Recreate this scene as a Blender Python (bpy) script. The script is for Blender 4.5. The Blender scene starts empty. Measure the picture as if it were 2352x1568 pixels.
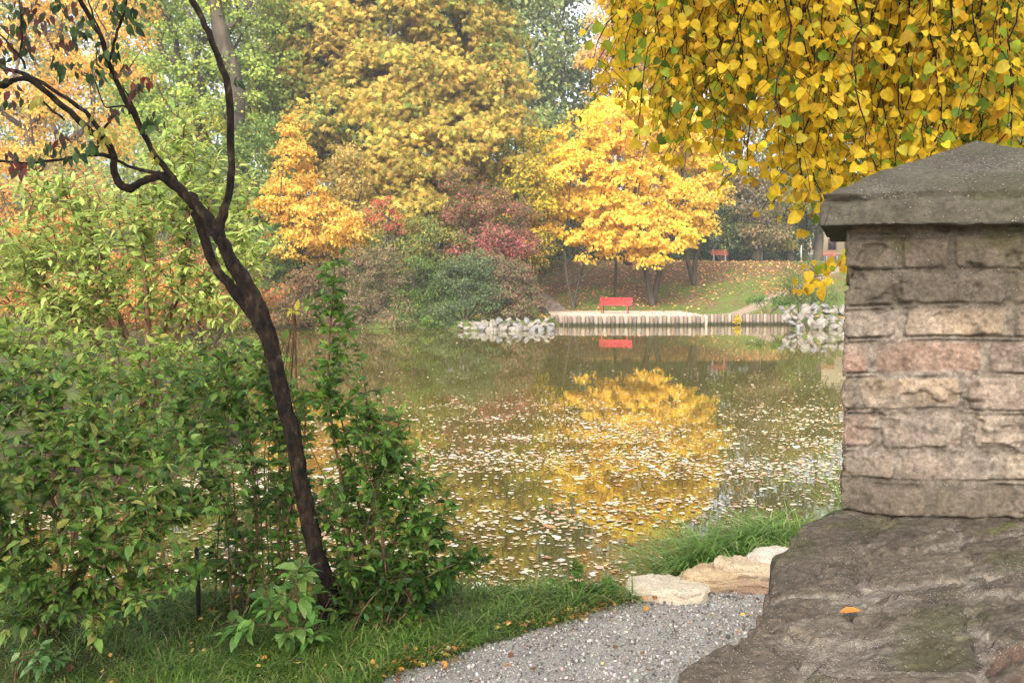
import bpy, math, zlib
import numpy as np
from mathutils import Vector

# ------------------------------------------------------------------ camera, light, exposure
F = 2352 * 35 / 36.0            # focal length in units of the 2352-wide picture
PITCH = math.radians(3.35)
EYE = 2.1                       # eye height above the water (z = 0)
sc = bpy.context.scene
COL = sc.collection
cam_d = bpy.data.cameras.new('camera'); cam = bpy.data.objects.new('camera', cam_d); COL.objects.link(cam)
cam.location = (0, 0, EYE); cam.rotation_euler = (math.pi/2 - PITCH, 0, 0)
cam_d.lens = 35; cam_d.sensor_width = 36; cam_d.clip_start = 0.05; cam_d.clip_end = 2000
sc.camera = cam

SUN_EL, SUN_AZ = math.radians(38), math.radians(-162)   # azimuth from +Y towards +X: sun behind the left shoulder
world = bpy.data.worlds.new('World'); sc.world = world; world.use_nodes = True
wn = world.node_tree
sky = wn.nodes.new('ShaderNodeTexSky'); sky.sky_type = 'NISHITA'; sky.sun_disc = False
sky.sun_elevation = SUN_EL; sky.sun_rotation = SUN_AZ
sky.air_density = 1.0; sky.dust_density = 6.0; sky.ozone_density = 0.6; sky.altitude = 100
hsv = wn.nodes.new('ShaderNodeHueSaturation'); hsv.inputs['Saturation'].default_value = .3; hsv.inputs['Value'].default_value = 1.0
wn.links.new(sky.outputs[0], hsv.inputs['Color']); wn.links.new(hsv.outputs[0], wn.nodes['Background'].inputs[0])
wn.nodes['Background'].inputs[1].default_value = 0.15
sun_d = bpy.data.lights.new('sun', 'SUN'); sun = bpy.data.objects.new('sun', sun_d); COL.objects.link(sun)
sun_d.energy = .95; sun_d.angle = math.radians(14); sun_d.color = (1.0, 0.93, 0.82)
sd = Vector((math.sin(SUN_AZ)*math.cos(SUN_EL), math.cos(SUN_AZ)*math.cos(SUN_EL), math.sin(SUN_EL)))
sun.rotation_euler = sd.to_track_quat('Z', 'Y').to_euler()
sun.location = (-10, -10, 40)
sc.view_settings.view_transform = 'Standard'; sc.view_settings.look = 'None'
sc.view_settings.gamma = 1; sc.view_settings.exposure = 1.7
cy = sc.cycles
cy.use_denoising = True; cy.max_bounces = 7; cy.diffuse_bounces = 3; cy.glossy_bounces = 3
cy.transmission_bounces = 4; cy.volume_bounces = 0; cy.transparent_max_bounces = 4
cy.caustics_reflective = False; cy.caustics_refractive = False
cy.sample_clamp_indirect = 4.0

# ------------------------------------------------------------------ helpers
cp, sp = math.cos(PITCH), math.sin(PITCH)
def ray(px, py):
    a = (px - 1176) / F; b = (784 - py) / F
    return np.array([a, cp + b*sp, -sp + b*cp])
def P(px, py, D):
    "world point seen at a pixel of the photograph, at distance D ahead"
    r = ray(px, py); r = r * (D / r[1])
    return np.array([r[0], r[1], r[2] + EYE])
def G(px, py, z):
    r = ray(px, py); t = (z - EYE) / r[2]
    return np.array([r[0]*t, r[1]*t, z])
def srgb(r, g, b):
    out = []
    for v in (r, g, b):
        v /= 255.0
        out.append(v/12.92 if v <= 0.04045 else ((v+0.055)/1.055)**2.4)
    return np.array(out)
def rng_for(s): return np.random.default_rng(zlib.crc32(s.encode()))
def unit(v):
    v = np.asarray(v, float); return v / np.maximum(np.linalg.norm(v, axis=-1, keepdims=True), 1e-9)

def _hash(ix, iy, iz, seed):
    with np.errstate(over='ignore'):
        h = (ix.astype(np.int64)*374761393 + iy.astype(np.int64)*668265263 + iz.astype(np.int64)*2147483647 + seed*974634777) & 0xffffffff
        h = ((h ^ (h >> 13)) * 1274126177) & 0xffffffff
        h = (h ^ (h >> 16)) & 0xffffff
    return h / float(0xffffff)
def vnoise(x, y, z=0.0, seed=0):
    x, y, z = np.broadcast_arrays(np.asarray(x, float), np.asarray(y, float), np.asarray(z, float))
    ix, iy, iz = np.floor(x), np.floor(y), np.floor(z)
    fx, fy, fz = x-ix, y-iy, z-iz
    fx, fy, fz = fx*fx*(3-2*fx), fy*fy*(3-2*fy), fz*fz*(3-2*fz)
    r = 0
    for dx in (0, 1):
        for dy in (0, 1):
            for dz in (0, 1):
                w = (fx if dx else 1-fx)*(fy if dy else 1-fy)*(fz if dz else 1-fz)
                r = r + w*_hash(ix+dx, iy+dy, iz+dz, seed)
    return r*2-1
def fbm(x, y, z=0.0, seed=0, octv=4, gain=.5):
    a, s, t = 1.0, 0.0, 0.0
    for o in range(octv):
        s = s + a*vnoise(np.asarray(x)*2**o, np.asarray(y)*2**o, np.asarray(z)*2**o, seed+o*17); t += a; a *= gain
    return s/t

# ---- materials
def new_mat(name):
    m = bpy.data.materials.new(name); m.use_nodes = True
    nt = m.node_tree; nt.nodes.clear()
    out = nt.nodes.new('ShaderNodeOutputMaterial')
    return m, nt, out
def N(nt, typ, **kw):
    n = nt.nodes.new(typ)
    for k, v in kw.items():
        if k in n.inputs.keys(): n.inputs[k].default_value = v
        else: setattr(n, k, v)
    return n
def leaf_mat(name, rough=.5, trans=.35, spec=.35):
    m, nt, out = new_mat(name)
    at = N(nt, 'ShaderNodeAttribute', attribute_name='col')
    geo = N(nt, 'ShaderNodeTexCoord')
    no = N(nt, 'ShaderNodeTexNoise', Scale=60.0, Detail=3.0)
    nt.links.new(geo.outputs['Object'], no.inputs['Vector'])
    mr = N(nt, 'ShaderNodeMapRange'); mr.inputs['From Min'].default_value=.3; mr.inputs['From Max'].default_value=.7
    mr.inputs['To Min'].default_value=.82; mr.inputs['To Max'].default_value=1.15
    nt.links.new(no.outputs['Fac'], mr.inputs['Value'])
    mx = N(nt, 'ShaderNodeVectorMath', operation='SCALE')
    nt.links.new(at.outputs['Color'], mx.inputs[0]); nt.links.new(mr.outputs[0], mx.inputs['Scale'])
    b = N(nt, 'ShaderNodeBsdfPrincipled', Roughness=rough); b.inputs['Specular IOR Level'].default_value = spec
    t = N(nt, 'ShaderNodeBsdfTranslucent')
    s = N(nt, 'ShaderNodeMixShader', Fac=trans); s.inputs[0].default_value = trans
    nt.links.new(mx.outputs[0], b.inputs['Base Color']); nt.links.new(mx.outputs[0], t.inputs['Color'])
    nt.links.new(b.outputs[0], s.inputs[1]); nt.links.new(t.outputs[0], s.inputs[2]); nt.links.new(s.outputs[0], out.inputs[0])
    return m
def noise_mat(name, cols, scale=5, detail=6, rough=.85, bump=.4, bdist=.02, bscale=None, spec=.3, stretch=(1,1,1)):
    "cols: list of (position, colour) for a ramp driven by noise"
    m, nt, out = new_mat(name)
    tc = N(nt, 'ShaderNodeTexCoord'); mp = N(nt, 'ShaderNodeMapping'); mp.inputs['Scale'].default_value = stretch
    nt.links.new(tc.outputs['Object'], mp.inputs[0])
    no = N(nt, 'ShaderNodeTexNoise', Scale=float(scale), Detail=float(detail), Roughness=.65)
    nt.links.new(mp.outputs[0], no.inputs['Vector'])
    rp = N(nt, 'ShaderNodeValToRGB')
    els = rp.color_ramp.elements
    while len(els) < len(cols): els.new(.5)
    for e, (p, c) in zip(els, cols): e.position = p; e.color = (*c, 1)
    nt.links.new(no.outputs['Fac'], rp.inputs[0])
    b = N(nt, 'ShaderNodeBsdfPrincipled', Roughness=rough); b.inputs['Specular IOR Level'].default_value = spec
    nt.links.new(rp.outputs[0], b.inputs['Base Color'])
    n2 = N(nt, 'ShaderNodeTexNoise', Scale=float(bscale or scale*3), Detail=6.0, Roughness=.7)
    nt.links.new(mp.outputs[0], n2.inputs['Vector'])
    bp = N(nt, 'ShaderNodeBump', Strength=bump, Distance=bdist)
    nt.links.new(n2.outputs['Fac'], bp.inputs['Height']); nt.links.new(bp.outputs[0], b.inputs['Normal'])
    nt.links.new(b.outputs[0], out.inputs[0])
    return m
def attr_mat(name, rough=.9, speck=0.0, sp_scale=160, nscale=90, bump=.5, bdist=.004, spec=.25):
    "vertex colour 'col' with fine grain; alpha-like attribute 'msk' strews pale pebbles"
    m, nt, out = new_mat(name)
    tc = N(nt, 'ShaderNodeTexCoord')
    at = N(nt, 'ShaderNodeAttribute', attribute_name='col'); mk = N(nt, 'ShaderNodeAttribute', attribute_name='msk')
    no = N(nt, 'ShaderNodeTexNoise', Scale=float(nscale), Detail=8.0, Roughness=.75)
    nt.links.new(tc.outputs['Object'], no.inputs['Vector'])
    mr = N(nt, 'ShaderNodeMapRange'); mr.inputs['From Min'].default_value=.3; mr.inputs['From Max'].default_value=.7
    mr.inputs['To Min'].default_value=.5; mr.inputs['To Max'].default_value=1.5
    nt.links.new(no.outputs['Fac'], mr.inputs['Value'])
    mx = N(nt, 'ShaderNodeVectorMath', operation='SCALE')
    nt.links.new(at.outputs['Color'], mx.inputs[0]); nt.links.new(mr.outputs[0], mx.inputs['Scale'])
    vo = N(nt, 'ShaderNodeTexVoronoi', Scale=float(sp_scale)); nt.links.new(tc.outputs['Object'], vo.inputs['Vector'])
    # pebble where the cell's random value passes the mask and the point is near its centre
    sep = N(nt, 'ShaderNodeSeparateColor'); nt.links.new(vo.outputs['Color'], sep.inputs[0])
    mm = N(nt, 'ShaderNodeMath', operation='MULTIPLY'); nt.links.new(mk.outputs['Fac'], mm.inputs[0]); mm.inputs[1].default_value = speck
    lt = N(nt, 'ShaderNodeMath', operation='LESS_THAN'); nt.links.new(sep.outputs[0], lt.inputs[0]); nt.links.new(mm.outputs[0], lt.inputs[1])
    near = N(nt, 'ShaderNodeMapRange'); near.inputs['From Min'].default_value=.2; near.inputs['From Max'].default_value=.5
    near.inputs['To Min'].default_value=1; near.inputs['To Max'].default_value=0
    nt.links.new(vo.outputs['Distance'], near.inputs['Value'])
    pm = N(nt, 'ShaderNodeMath', operation='MULTIPLY'); nt.links.new(lt.outputs[0], pm.inputs[0]); nt.links.new(near.outputs[0], pm.inputs[1])
    rp = N(nt, 'ShaderNodeValToRGB'); e = rp.color_ramp.elements
    e[0].color = (.14,.11,.09,1); e[1].color = (.38,.34,.30,1); nt.links.new(sep.outputs[1], rp.inputs[0])
    mc = N(nt, 'ShaderNodeMix', data_type='RGBA'); nt.links.new(pm.outputs[0], mc.inputs[0])
    nt.links.new(mx.outputs[0], mc.inputs[6]); nt.links.new(rp.outputs[0], mc.inputs[7])
    b = N(nt, 'ShaderNodeBsdfPrincipled', Roughness=rough); b.inputs['Specular IOR Level'].default_value = spec
    nt.links.new(mc.outputs[2], b.inputs['Base Color'])
    hs = N(nt, 'ShaderNodeMath', operation='ADD'); nt.links.new(no.outputs['Fac'], hs.inputs[0]); nt.links.new(pm.outputs[0], hs.inputs[1])
    bp = N(nt, 'ShaderNodeBump', Strength=bump, Distance=bdist); nt.links.new(hs.outputs[0], bp.inputs['Height'])
    nt.links.new(bp.outputs[0], b.inputs['Normal']); nt.links.new(b.outputs[0], out.inputs[0])
    return m
def plain(name, col, rough=.5, spec=.5, nscale=25, amt=.25, metal=0):
    c = np.array(col)
    m = noise_mat(name, [(.3, tuple(c*(1-amt))), (.7, tuple(np.minimum(c*(1+amt), 1)))], scale=nscale, rough=rough, bump=.15, bdist=.003, spec=spec)
    return m

# ---- meshes
def props(o, label=None, cat=None, group=None, kind=None):
    if label: o['label'] = label
    if cat: o['category'] = cat
    if group: o['group'] = group
    if kind: o['kind'] = kind
    return o
def empty(name, loc, rz=0):
    o = bpy.data.objects.new(name, None); COL.objects.link(o); o.location = loc; o.rotation_euler = (0, 0, rz)
    o.empty_display_size = .2
    return o
def link_mesh(name, me, mat, parent=None, loc=(0, 0, 0)):
    me.materials.append(mat)
    o = bpy.data.objects.new(name, me); COL.objects.link(o)
    if parent is not None: o.parent = parent
    o.location = loc
    return o
def np_mesh(name, V, faces, mat, parent=None, loc=None, col=None, msk=None, smooth=False):
    """V (n,3) in world coordinates; faces: list of (m,k) arrays; loc: origin (taken off the vertices)"""
    V = np.asarray(V, float)
    base = np.zeros(3)
    if parent is not None and loc is None: base = np.array(parent.location)
    elif loc is not None: base = np.array(loc, float)
    me = bpy.data.meshes.new(name)
    faces = [np.asarray(f, np.int32) for f in faces if len(f)]
    lt = np.concatenate([np.full(len(f), f.shape[1], np.int32) for f in faces])
    lv = np.concatenate([f.ravel() for f in faces])
    ls = np.concatenate([[0], np.cumsum(lt)[:-1]]).astype(np.int32)
    me.vertices.add(len(V)); me.vertices.foreach_set('co', (V-base).astype(np.float32).ravel())
    me.loops.add(len(lv)); me.loops.foreach_set('vertex_index', lv)
    me.polygons.add(len(lt)); me.polygons.foreach_set('loop_start', ls); me.polygons.foreach_set('loop_total', lt)
    if smooth: me.polygons.foreach_set('use_smooth', np.ones(len(lt), bool))
    me.update(calc_edges=True)
    if col is not None:
        a = me.color_attributes.new('col', 'FLOAT_COLOR', 'POINT')
        c = np.ones((len(V), 4), np.float32); c[:, :3] = col; a.data.foreach_set('color', c.ravel())
    if msk is not None:
        a = me.attributes.new('msk', 'FLOAT', 'POINT'); a.data.foreach_set('value', np.asarray(msk, np.float32).ravel())
    return link_mesh(name, me, mat, parent, (0, 0, 0) if parent is not None else tuple(base))
class MB:
    "collects pieces of one mesh"
    def __init__(s): s.V = []; s.q = []; s.t = []; s.n = 0
    def add(s, V, quads=(), tris=()):
        V = np.asarray(V, float)
        if len(quads): s.q.append(np.asarray(quads)+s.n)
        if len(tris): s.t.append(np.asarray(tris)+s.n)
        s.V.append(V); s.n += len(V)
    def box(s, c, size, rot=0, bev=0.0, tilt=None):
        sx, sy, sz = np.array(size)/2
        b = min(bev, sx*.9, sy*.9, sz*.9)
        if b <= 0:
            v = np.array([[x, y, z] for z in (-sz, sz) for y in (-sy, sy) for x in (-sx, sx)])
            q = [[0,2,3,1],[4,5,7,6],[0,1,5,4],[2,6,7,3],[0,4,6,2],[1,3,7,5]]; t = []
        else:
            v = []; 
            for z in (-1, 1):
                for y in (-1, 1):
                    for x in (-1, 1):
                        v += [[x*sx, y*(sy-b), z*(sz-b)], [x*(sx-b), y*sy, z*(sz-b)], [x*(sx-b), y*(sy-b), z*sz]]
            v = np.array(v)
            I = lambda x, y, z, k: ((z*2+y)*2+x)*3+k
            q = [[I(0,0,0,2),I(0,1,0,2),I(1,1,0,2),I(1,0,0,2)],[I(0,0,1,2),I(1,0,1,2),I(1,1,1,2),I(0,1,1,2)],
                 [I(0,0,0,1),I(1,0,0,1),I(1,0,1,1),I(0,0,1,1)],[I(0,1,0,1),I(0,1,1,1),I(1,1,1,1),I(1,1,0,1)],
                 [I(0,0,0,0),I(0,0,1,0),I(0,1,1,0),I(0,1,0,0)],[I(1,0,0,0),I(1,1,0,0),I(1,1,1,0),I(1,0,1,0)]]
            for y in (0,1):
                for z in (0,1): q.append([I(0,y,z,1),I(1,y,z,1),I(1,y,z,2),I(0,y,z,2)])
            for x in (0,1):
                for z in (0,1): q.append([I(x,0,z,0),I(x,1,z,0),I(x,1,z,2),I(x,0,z,2)])
                for y in (0,1): q.append([I(x,y,0,0),I(x,y,1,0),I(x,y,1,1),I(x,y,0,1)])
            t = [[I(x,y,z,0),I(x,y,z,1),I(x,y,z,2)] for x in (0,1) for y in (0,1) for z in (0,1)]
        if tilt is not None:
            ca, sa = math.cos(tilt), math.sin(tilt); v = v @ np.array([[1,0,0],[0,ca,-sa],[0,sa,ca]]).T
        ca, sa = math.cos(rot), math.sin(rot)
        v = v @ np.array([[ca,-sa,0],[sa,ca,0],[0,0,1]]).T
        s.add(v+np.array(c), q, t)
    def tube(s, pts, rad, n=7, jit=0, rng=None, cap=True):
        pts = np.asarray(pts, float); rad = np.broadcast_to(rad, (len(pts),))
        if len(pts) < 2: return
        T = np.gradient(pts, axis=0); T = unit(T)
        up = np.array([0.31, 0.17, 0.93]);
        if abs(T[0] @ up) > .9: up = np.array([1., .2, .1])
        U = unit(np.cross(T, up)); 
        W = np.cross(T, U)
        a = np.linspace(0, 2*math.pi, n, endpoint=False)
        r = rad[:, None]*np.ones((1, n))
        if jit and rng is not None: r = r*(1+jit*rng.normal(size=r.shape))
        V = pts[:, None, :] + r[..., None]*(np.cos(a)[None, :, None]*U[:, None, :] + np.sin(a)[None, :, None]*W[:, None, :])
        m = len(pts); i = np.arange(m-1)[:, None]*n; j = np.arange(n)[None, :]; k = (j+1) % n
        q = np.stack([i+j, i+k, i+n+k, i+n+j], -1).reshape(-1, 4)
        V = V.reshape(-1, 3); t = []
        if cap:
            V = np.vstack([V, pts[-1] + T[-1]*rad[-1]*.5, pts[0]]); e = (m-1)*n
            t = [[e+x, e+(x+1) % n, m*n] for x in range(n)] + [[(x+1) % n, x, m*n+1] for x in range(n)]
        s.add(V, q, t)
    def build(s, name, mat, parent=None, loc=None, smooth=False, col=None, msk=None):
        V = np.vstack(s.V)
        fs = []
        if s.q: fs.append(np.vstack(s.q))
        if s.t: fs.append(np.vstack(s.t))
        return np_mesh(name, V, fs, mat, parent, loc, col, msk, smooth)

def spline(pts, sub=5):
    "Catmull-Rom through rows of any width"
    p = np.asarray(pts, float)
    if len(p) < 3: 
        t = np.linspace(0, 1, sub+1)[:, None]; return p[0]*(1-t)+p[-1]*t
    q = np.vstack([2*p[0]-p[1], p, 2*p[-1]-p[-2]]); out = []
    for i in range(1, len(q)-2):
        t = np.linspace(0, 1, sub, endpoint=False)[:, None]
        a, b, c, d = q[i-1], q[i], q[i+1], q[i+2]
        out.append(.5*((2*b)+(c-a)*t+(2*a-5*b+4*c-d)*t**2+(3*b-a-3*c+d)*t**3))
    out.append(p[-1:]); return np.vstack(out)

# ---- leaf templates: (verts (x across, y along, z normal), quads, tris)
def T_leaf(w=.28, droop=.18, fold=.07):
    v = [(0,0,0),(0,.35,-.01),(0,.7,-droop*.4),(0,1,-droop),(-w,.3,fold),(-w*.8,.65,fold-droop*.3),(w,.3,fold),(w*.8,.65,fold-droop*.3)]
    return np.array(v), np.array([[1,4,5,2],[1,2,7,6]]), np.array([[0,4,1],[2,5,3],[0,1,6],[2,3,7]])
def T_heart(w=.46, droop=.3):
    v = [(0,.03,0),(-.24,-.05,.03),(-w,.22,.17),(-w*.95,.56,.10),(-w*.55,.84,-.08),(.02,.98,-droop),(w*.6,.80,-.10),(w*.98,.5,.12),(w*.92,.16,.18),(.22,-.05,.02),(0,.45,-.05)]
    t = [[10,i,(i+1)] for i in range(0, 9)]+[[10,9,0]]
    return np.array(v), np.zeros((0,4),int), np.array([[a, c, b] for a, b, c in t])
def T_diamond(w=.34):
    v = [(0,0,0),(-w,.45,.08),(0,1,-.05),(w,.45,.08)]
    return np.array(v), np.zeros((0,4),int), np.array([[0,2,1],[0,3,2]])
def T_maple():
    out = []
    for k in range(5):
        a = math.radians(-100+50*k); r = [.62,.85,1.0,.85,.62][k]
        out.append((math.sin(a)*r*.6, .45+math.cos(a)*r*.55, -.08))
        if k < 4:
            a2 = a+math.radians(25); out.append((math.sin(a2)*.3, .45+math.cos(a2)*.3, .04))
    v = [(0,0,0)]+out+[(0,.45,.03)]; n = len(out); c = n+1
    t = [[c,i+1,i] for i in range(1, n)]+[[c,1,0],[c,0,n]]
    return np.array(v), np.zeros((0,4),int), np.array(t)
def T_star(n=5, w=.16, droop=.55, spread=150):
    V, t = [], []
    for k in range(n):
        a = math.radians(-spread/2*1.0+spread/(n-1)*k); L = 1-.25*abs(k-(n-1)/2)/((n-1)/2)
        ca, sa = math.cos(a), math.sin(a); b = len(V)
        for (x, y, z) in [(0,0,0),(-w,.55,-.12*droop),(0,1,-.6*droop),(w,.55,-.12*droop)]:
            y *= L; V.append((x*ca+y*sa, -x*sa+y*ca, z))
        t += [[b,b+2,b+1],[b,b+3,b+2]]
    return np.array(V), np.zeros((0,4),int), np.array(t)
def T_blade(w=.03, segs=3, arch=.5):
    V = []; q = []
    for i in range(segs+1):
        t = i/segs; ww = w*(1-t**1.5)+.002
        y = t*(1-.35*arch*t*t); z = arch*t*t*.8
        V += [(-ww, y, z), (ww, y, z)]
        if i: q.append([2*i-2, 2*i-1, 2*i+1, 2*i])
    return np.array(V), np.array(q), np.zeros((0,3),int)
TL, TH, TD, TM, TS = T_leaf(.24, .24, .06), T_heart(), T_diamond(), T_maple(), T_star()
TSLIM = T_leaf(.17, .25, .04)

def leaf_arrays(tmpl, pos, axis, normal, size):
    v, q, t = tmpl
    axis = unit(axis); normal = unit(normal - axis*np.sum(normal*axis, -1, keepdims=True)); side = np.cross(axis, normal)
    size = np.asarray(size).reshape(-1, 1, 1)
    V = pos[:, None, :] + size*(v[None, :, 0:1]*side[:, None, :] + v[None, :, 1:2]*axis[:, None, :] + v[None, :, 2:3]*normal[:, None, :])
    n, k = len(pos), len(v); off = (np.arange(n)*k)[:, None, None]
    Q = (q[None]+off).reshape(-1, 4) if len(q) else np.zeros((0,4),int)
    T = (t[None]+off).reshape(-1, 3) if len(t) else np.zeros((0,3),int)
    return V.reshape(-1, 3), Q, T, k
def leaf_obj(name, tmpl, pos, axis, normal, size, col, mat, parent=None, loc=None, smooth=False):
    V, Q, T, k = leaf_arrays(tmpl, np.asarray(pos), np.asarray(axis), np.asarray(normal), size)
    return np_mesh(name, V, [Q, T], mat, parent, loc, np.repeat(col, k, axis=0), None, smooth)
def palette(rng, pal, w, n, jit=.12):
    pal = np.array([srgb(*p) for p in pal]); w = np.array(w, float); w = w/w.sum()
    c = pal[rng.choice(len(pal), n, p=w)]
    return np.clip(c*(1+jit*rng.normal(size=(n, 1)))*(1+.05*rng.normal(size=(n, 3))), .003, .95)

# ---- branching skeleton: nodes joined nearest-first
class Skel:
    def __init__(s, cap=6000):
        s.p = np.zeros((cap, 3)); s.par = -np.ones(cap, int); s.L = np.zeros(cap); s.n = 0; s.fix = {}
    def node(s, p, par, r=None):
        i = s.n; s.p[i] = p; s.par[i] = par; s.L[i] = 0 if par < 0 else s.L[par]+np.linalg.norm(s.p[i]-s.p[par])
        if r: s.fix[i] = r
        s.n += 1; return i
    def path(s, pts, rad=None, par=-1):
        last = par
        for k, p in enumerate(pts): last = s.node(p, last, None if rad is None else rad[k])
        return last
    def grow(s, pts, bf=.35, seg=.3, rng=None, start=0, sag=0.0, wob=.12):
        ends = []
        o = s.p[start]
        for p in sorted(pts, key=lambda q: np.linalg.norm(q-o)):
            d = np.linalg.norm(s.p[start:s.n]-p, axis=1)+bf*s.L[start:s.n]
            i = int(np.argmin(d))+start; a = s.p[i].copy(); dist = np.linalg.norm(p-a)
            k = max(1, int(dist/seg)); last = i
            for j in range(1, k+1):
                t = j/k; q = a*(1-t)+p*t
                q[2] += sag*dist*math.sin(math.pi*t)
                if rng is not None and j < k: q += rng.normal(size=3)*wob*seg
                last = s.node(q, last)
            ends.append(last)
        return ends
    def build(s, mb, rtip=.01, exp=2.3, n=6, rmax=None, skip=0, min_r=0):
        kids = [[] for _ in range(s.n)]; R = np.zeros(s.n)
        for i in range(s.n):
            if s.par[i] >= 0: kids[s.par[i]].append(i)
        for i in range(s.n-1, -1, -1):
            R[i] = rtip if not kids[i] else sum(R[k]**exp for k in kids[i])**(1/exp)
        if rmax:
            R *= 1.0 if R[0] <= rmax else 1.0
            R = np.where(R > rtip, rtip+(R-rtip)*(rmax-rtip)/max(R[0]-rtip, 1e-6), R)
        for i, r in s.fix.items(): R[i] = r
        main = [(max(k, key=lambda j: R[j]) if k else -1) for k in kids]
        starts = [(-1, i) for i in range(s.n) if s.par[i] < 0]
        for i in range(s.n):
            for k in kids[i]:
                if k != main[i]: starts.append((i, k))
        for a, b in starts:
            ch = [] if a < 0 else [a]; x = b
            while x >= 0: ch.append(x); x = main[x]
            r = R[ch].copy()
            if a >= 0: r[0] = min(R[b]*1.15, R[a])
            if r[0] < min_r: continue
            mb.tube(s.p[ch], r, n=n if r[0] > rtip*2 else max(3, n-2), cap=a < 0)
        s.R = R
        return R

# ------------------------------------------------------------------ terrain
NX = np.array([-400,-12,-6.5,-3,-1,.72,.95,1.6,2.4,4,8,15,60,400.]); NY = np.array([7.6,7.6,7.2,6.2,5.75,5.72,6.15,6.7,7.9,9.3,13,17,26,60.])
FX = np.array([-400,-60,-14,-8,-3,-1.5,1.5,2.2,9.6,10,14,18,40,400.]); FY = np.array([60,50,46,45.6,45,43.6,44.5,49.6,49.6,50.6,50.8,45.5,47,55.])
LY = np.array([-9,5,7,9,11,14,20,30,45,60.]); LX = np.array([-30,-30,-5.5,-4.6,-3.4,-3.7,-6.5,-10.,-14,-14])
def shore(x, y):
    return np.minimum(np.minimum(y-np.interp(x, NX, NY), np.interp(x, FX, FY)-y), x-np.interp(y, LY, LX))
def ss(a, b, x):
    t = np.clip((x-a)/(b-a), 0, 1); return t*t*(3-2*t)
def H(x, y):
    x = np.asarray(x, float); y = np.asarray(y, float)
    s = shore(x, y)
    far = ss(38, 44, y)
    bank = .4*ss(0, .55, -s)*(1-far) + far*(.35*ss(0, 1.2, -s))
    z = np.where(s > 0, -np.minimum(s*.6, 1.4), bank)
    d = y-np.interp(x, FX, FY)
    # slope on the far bank: begins behind the terrace
    y0 = np.where(x > 1.5, 57.0, 50.0)-6*ss(9, 16, x)
    hill = 3.45*ss(0, 1, np.clip((y-y0)/(77-y0), 0, 1)*.8+.1*ss(0,.4,(y-y0)/20))/ss(0,1,.9)
    z = z+np.where(s < 0, hill*far, 0)
    z = z+np.where(y > 77, (y-77)*.018, 0)
    # left bank rises gently
    z = z+np.where(s < 0, 1.2*ss(1.5, 14, np.interp(y, LY, LX)-x)*ss(9, 16, y)*(1-far), 0)
    z = z+np.where(s < 0, .05*fbm(x*.6, y*.6, 0, 5, 3)*ss(.3, 3, -s), 0)
    return z
def ground_z(x, y): return float(H(np.array([x]), np.array([y]))[0])
def at(px, D):  # ground point under a picture column
    x = (px-1176)/F*D; return np.array([x, D, ground_z(x, D)])

def axis_pts(segs):
    out = []
    for a, b, n in segs: out += list(np.linspace(a, b, n, endpoint=False))
    return np.array(out+[segs[-1][1]])
xs = axis_pts([(-400,-60,20),(-60,-16,44),(-16,-6,40),(-6,6,130),(6,24,70),(24,60,30),(60,400,20)])
ys = axis_pts([(-60,-4,14),(-4,3,14),(3,11,110),(11,42,80),(42,60,110),(60,85,60),(85,160,40),(160,500,20)])
X, Y = np.meshgrid(xs, ys); Z = H(X, Y)
nx, ny = len(xs), len(ys)
i, j = np.meshgrid(np.arange(nx-1), np.arange(ny-1)); b = (j*nx+i).ravel()
GQ = np.stack([b, b+1, b+nx+1, b+nx], 1)

def path_mask(x, y):
    "1 on the near gravel path"
    e = np.interp(y, [-5, 3.0, 4.23, 4.75, 5.25, 5.6, 6.1], [-2.3, -1.24, -.50, .06, .66, .95, 1.15])
    m = ss(-.06, .06, x-e+.06*fbm(x*4, y*4, 0, 8, 3))*ss(-.06, .06, (5.42+.22*np.maximum(x-.8, 0)+.1*np.maximum(x-1.6,0))-y)
    return m
def fpath_mask(x, y):
    # path leaving the terrace to the right and terrace surround
    c = np.interp(x, [8, 11, 15, 19, 24], [53.5, 54.2, 58.0, 64, 72.0])
    return ss(1.0, .5, np.abs(y-c))*ss(7.5, 8.2, x)
pm = np.maximum(path_mask(X, Y), 0)
fm = fpath_mask(X, Y)
n1 = fbm(X*1.3, Y*1.3, 0, 21, 4); n2 = fbm(X*.5, Y*.5, 0, 31, 4)
grass = srgb(84, 98, 38); litter = srgb(98, 74, 46); soil = srgb(66, 52, 38); lush = srgb(88, 112, 50); grav = srgb(150, 143, 134)
far = ss(38, 44, Y)
lit = np.clip(.42+1.1*n2+.9*fbm(X*2.2,Y*1.4,0,33,3) + .5*ss(62, 68, Y)*(1-ss(74, 78, Y))-.45*ss(61, 56, Y)-.4*ss(12, 18, X), 0, 1)*ss(-4,2,X)
gc = grass*(1-lit[..., None])+litter*lit[..., None]
nearc = soil*(.5-.5*np.clip(n1*3, -1, 1))[..., None]+srgb(70, 84, 34)*(.5+.5*np.clip(n1*3, -1, 1))[..., None]
c = nearc*(1-far[..., None])+gc*far[..., None]
c = c*(1-pm[..., None])+grav*pm[..., None]
c = c*(1-fm[..., None])+srgb(136, 118, 100)*fm[..., None]
uw = (Z < .02)[..., None]
c = np.where(uw, srgb(70, 60, 40), c)
M_ground = attr_mat('ground_soil', rough=.95, speck=.35, sp_scale=9, nscale=6, bump=.6, bdist=.03)
gr = np_mesh('ground', np.stack([X, Y, Z], -1).reshape(-1, 3), [GQ], M_ground, loc=(0, 0, 0), col=c.reshape(-1, 3), msk=np.clip(far*lit, 0, 1), smooth=True)
props(gr, kind='structure')

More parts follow.
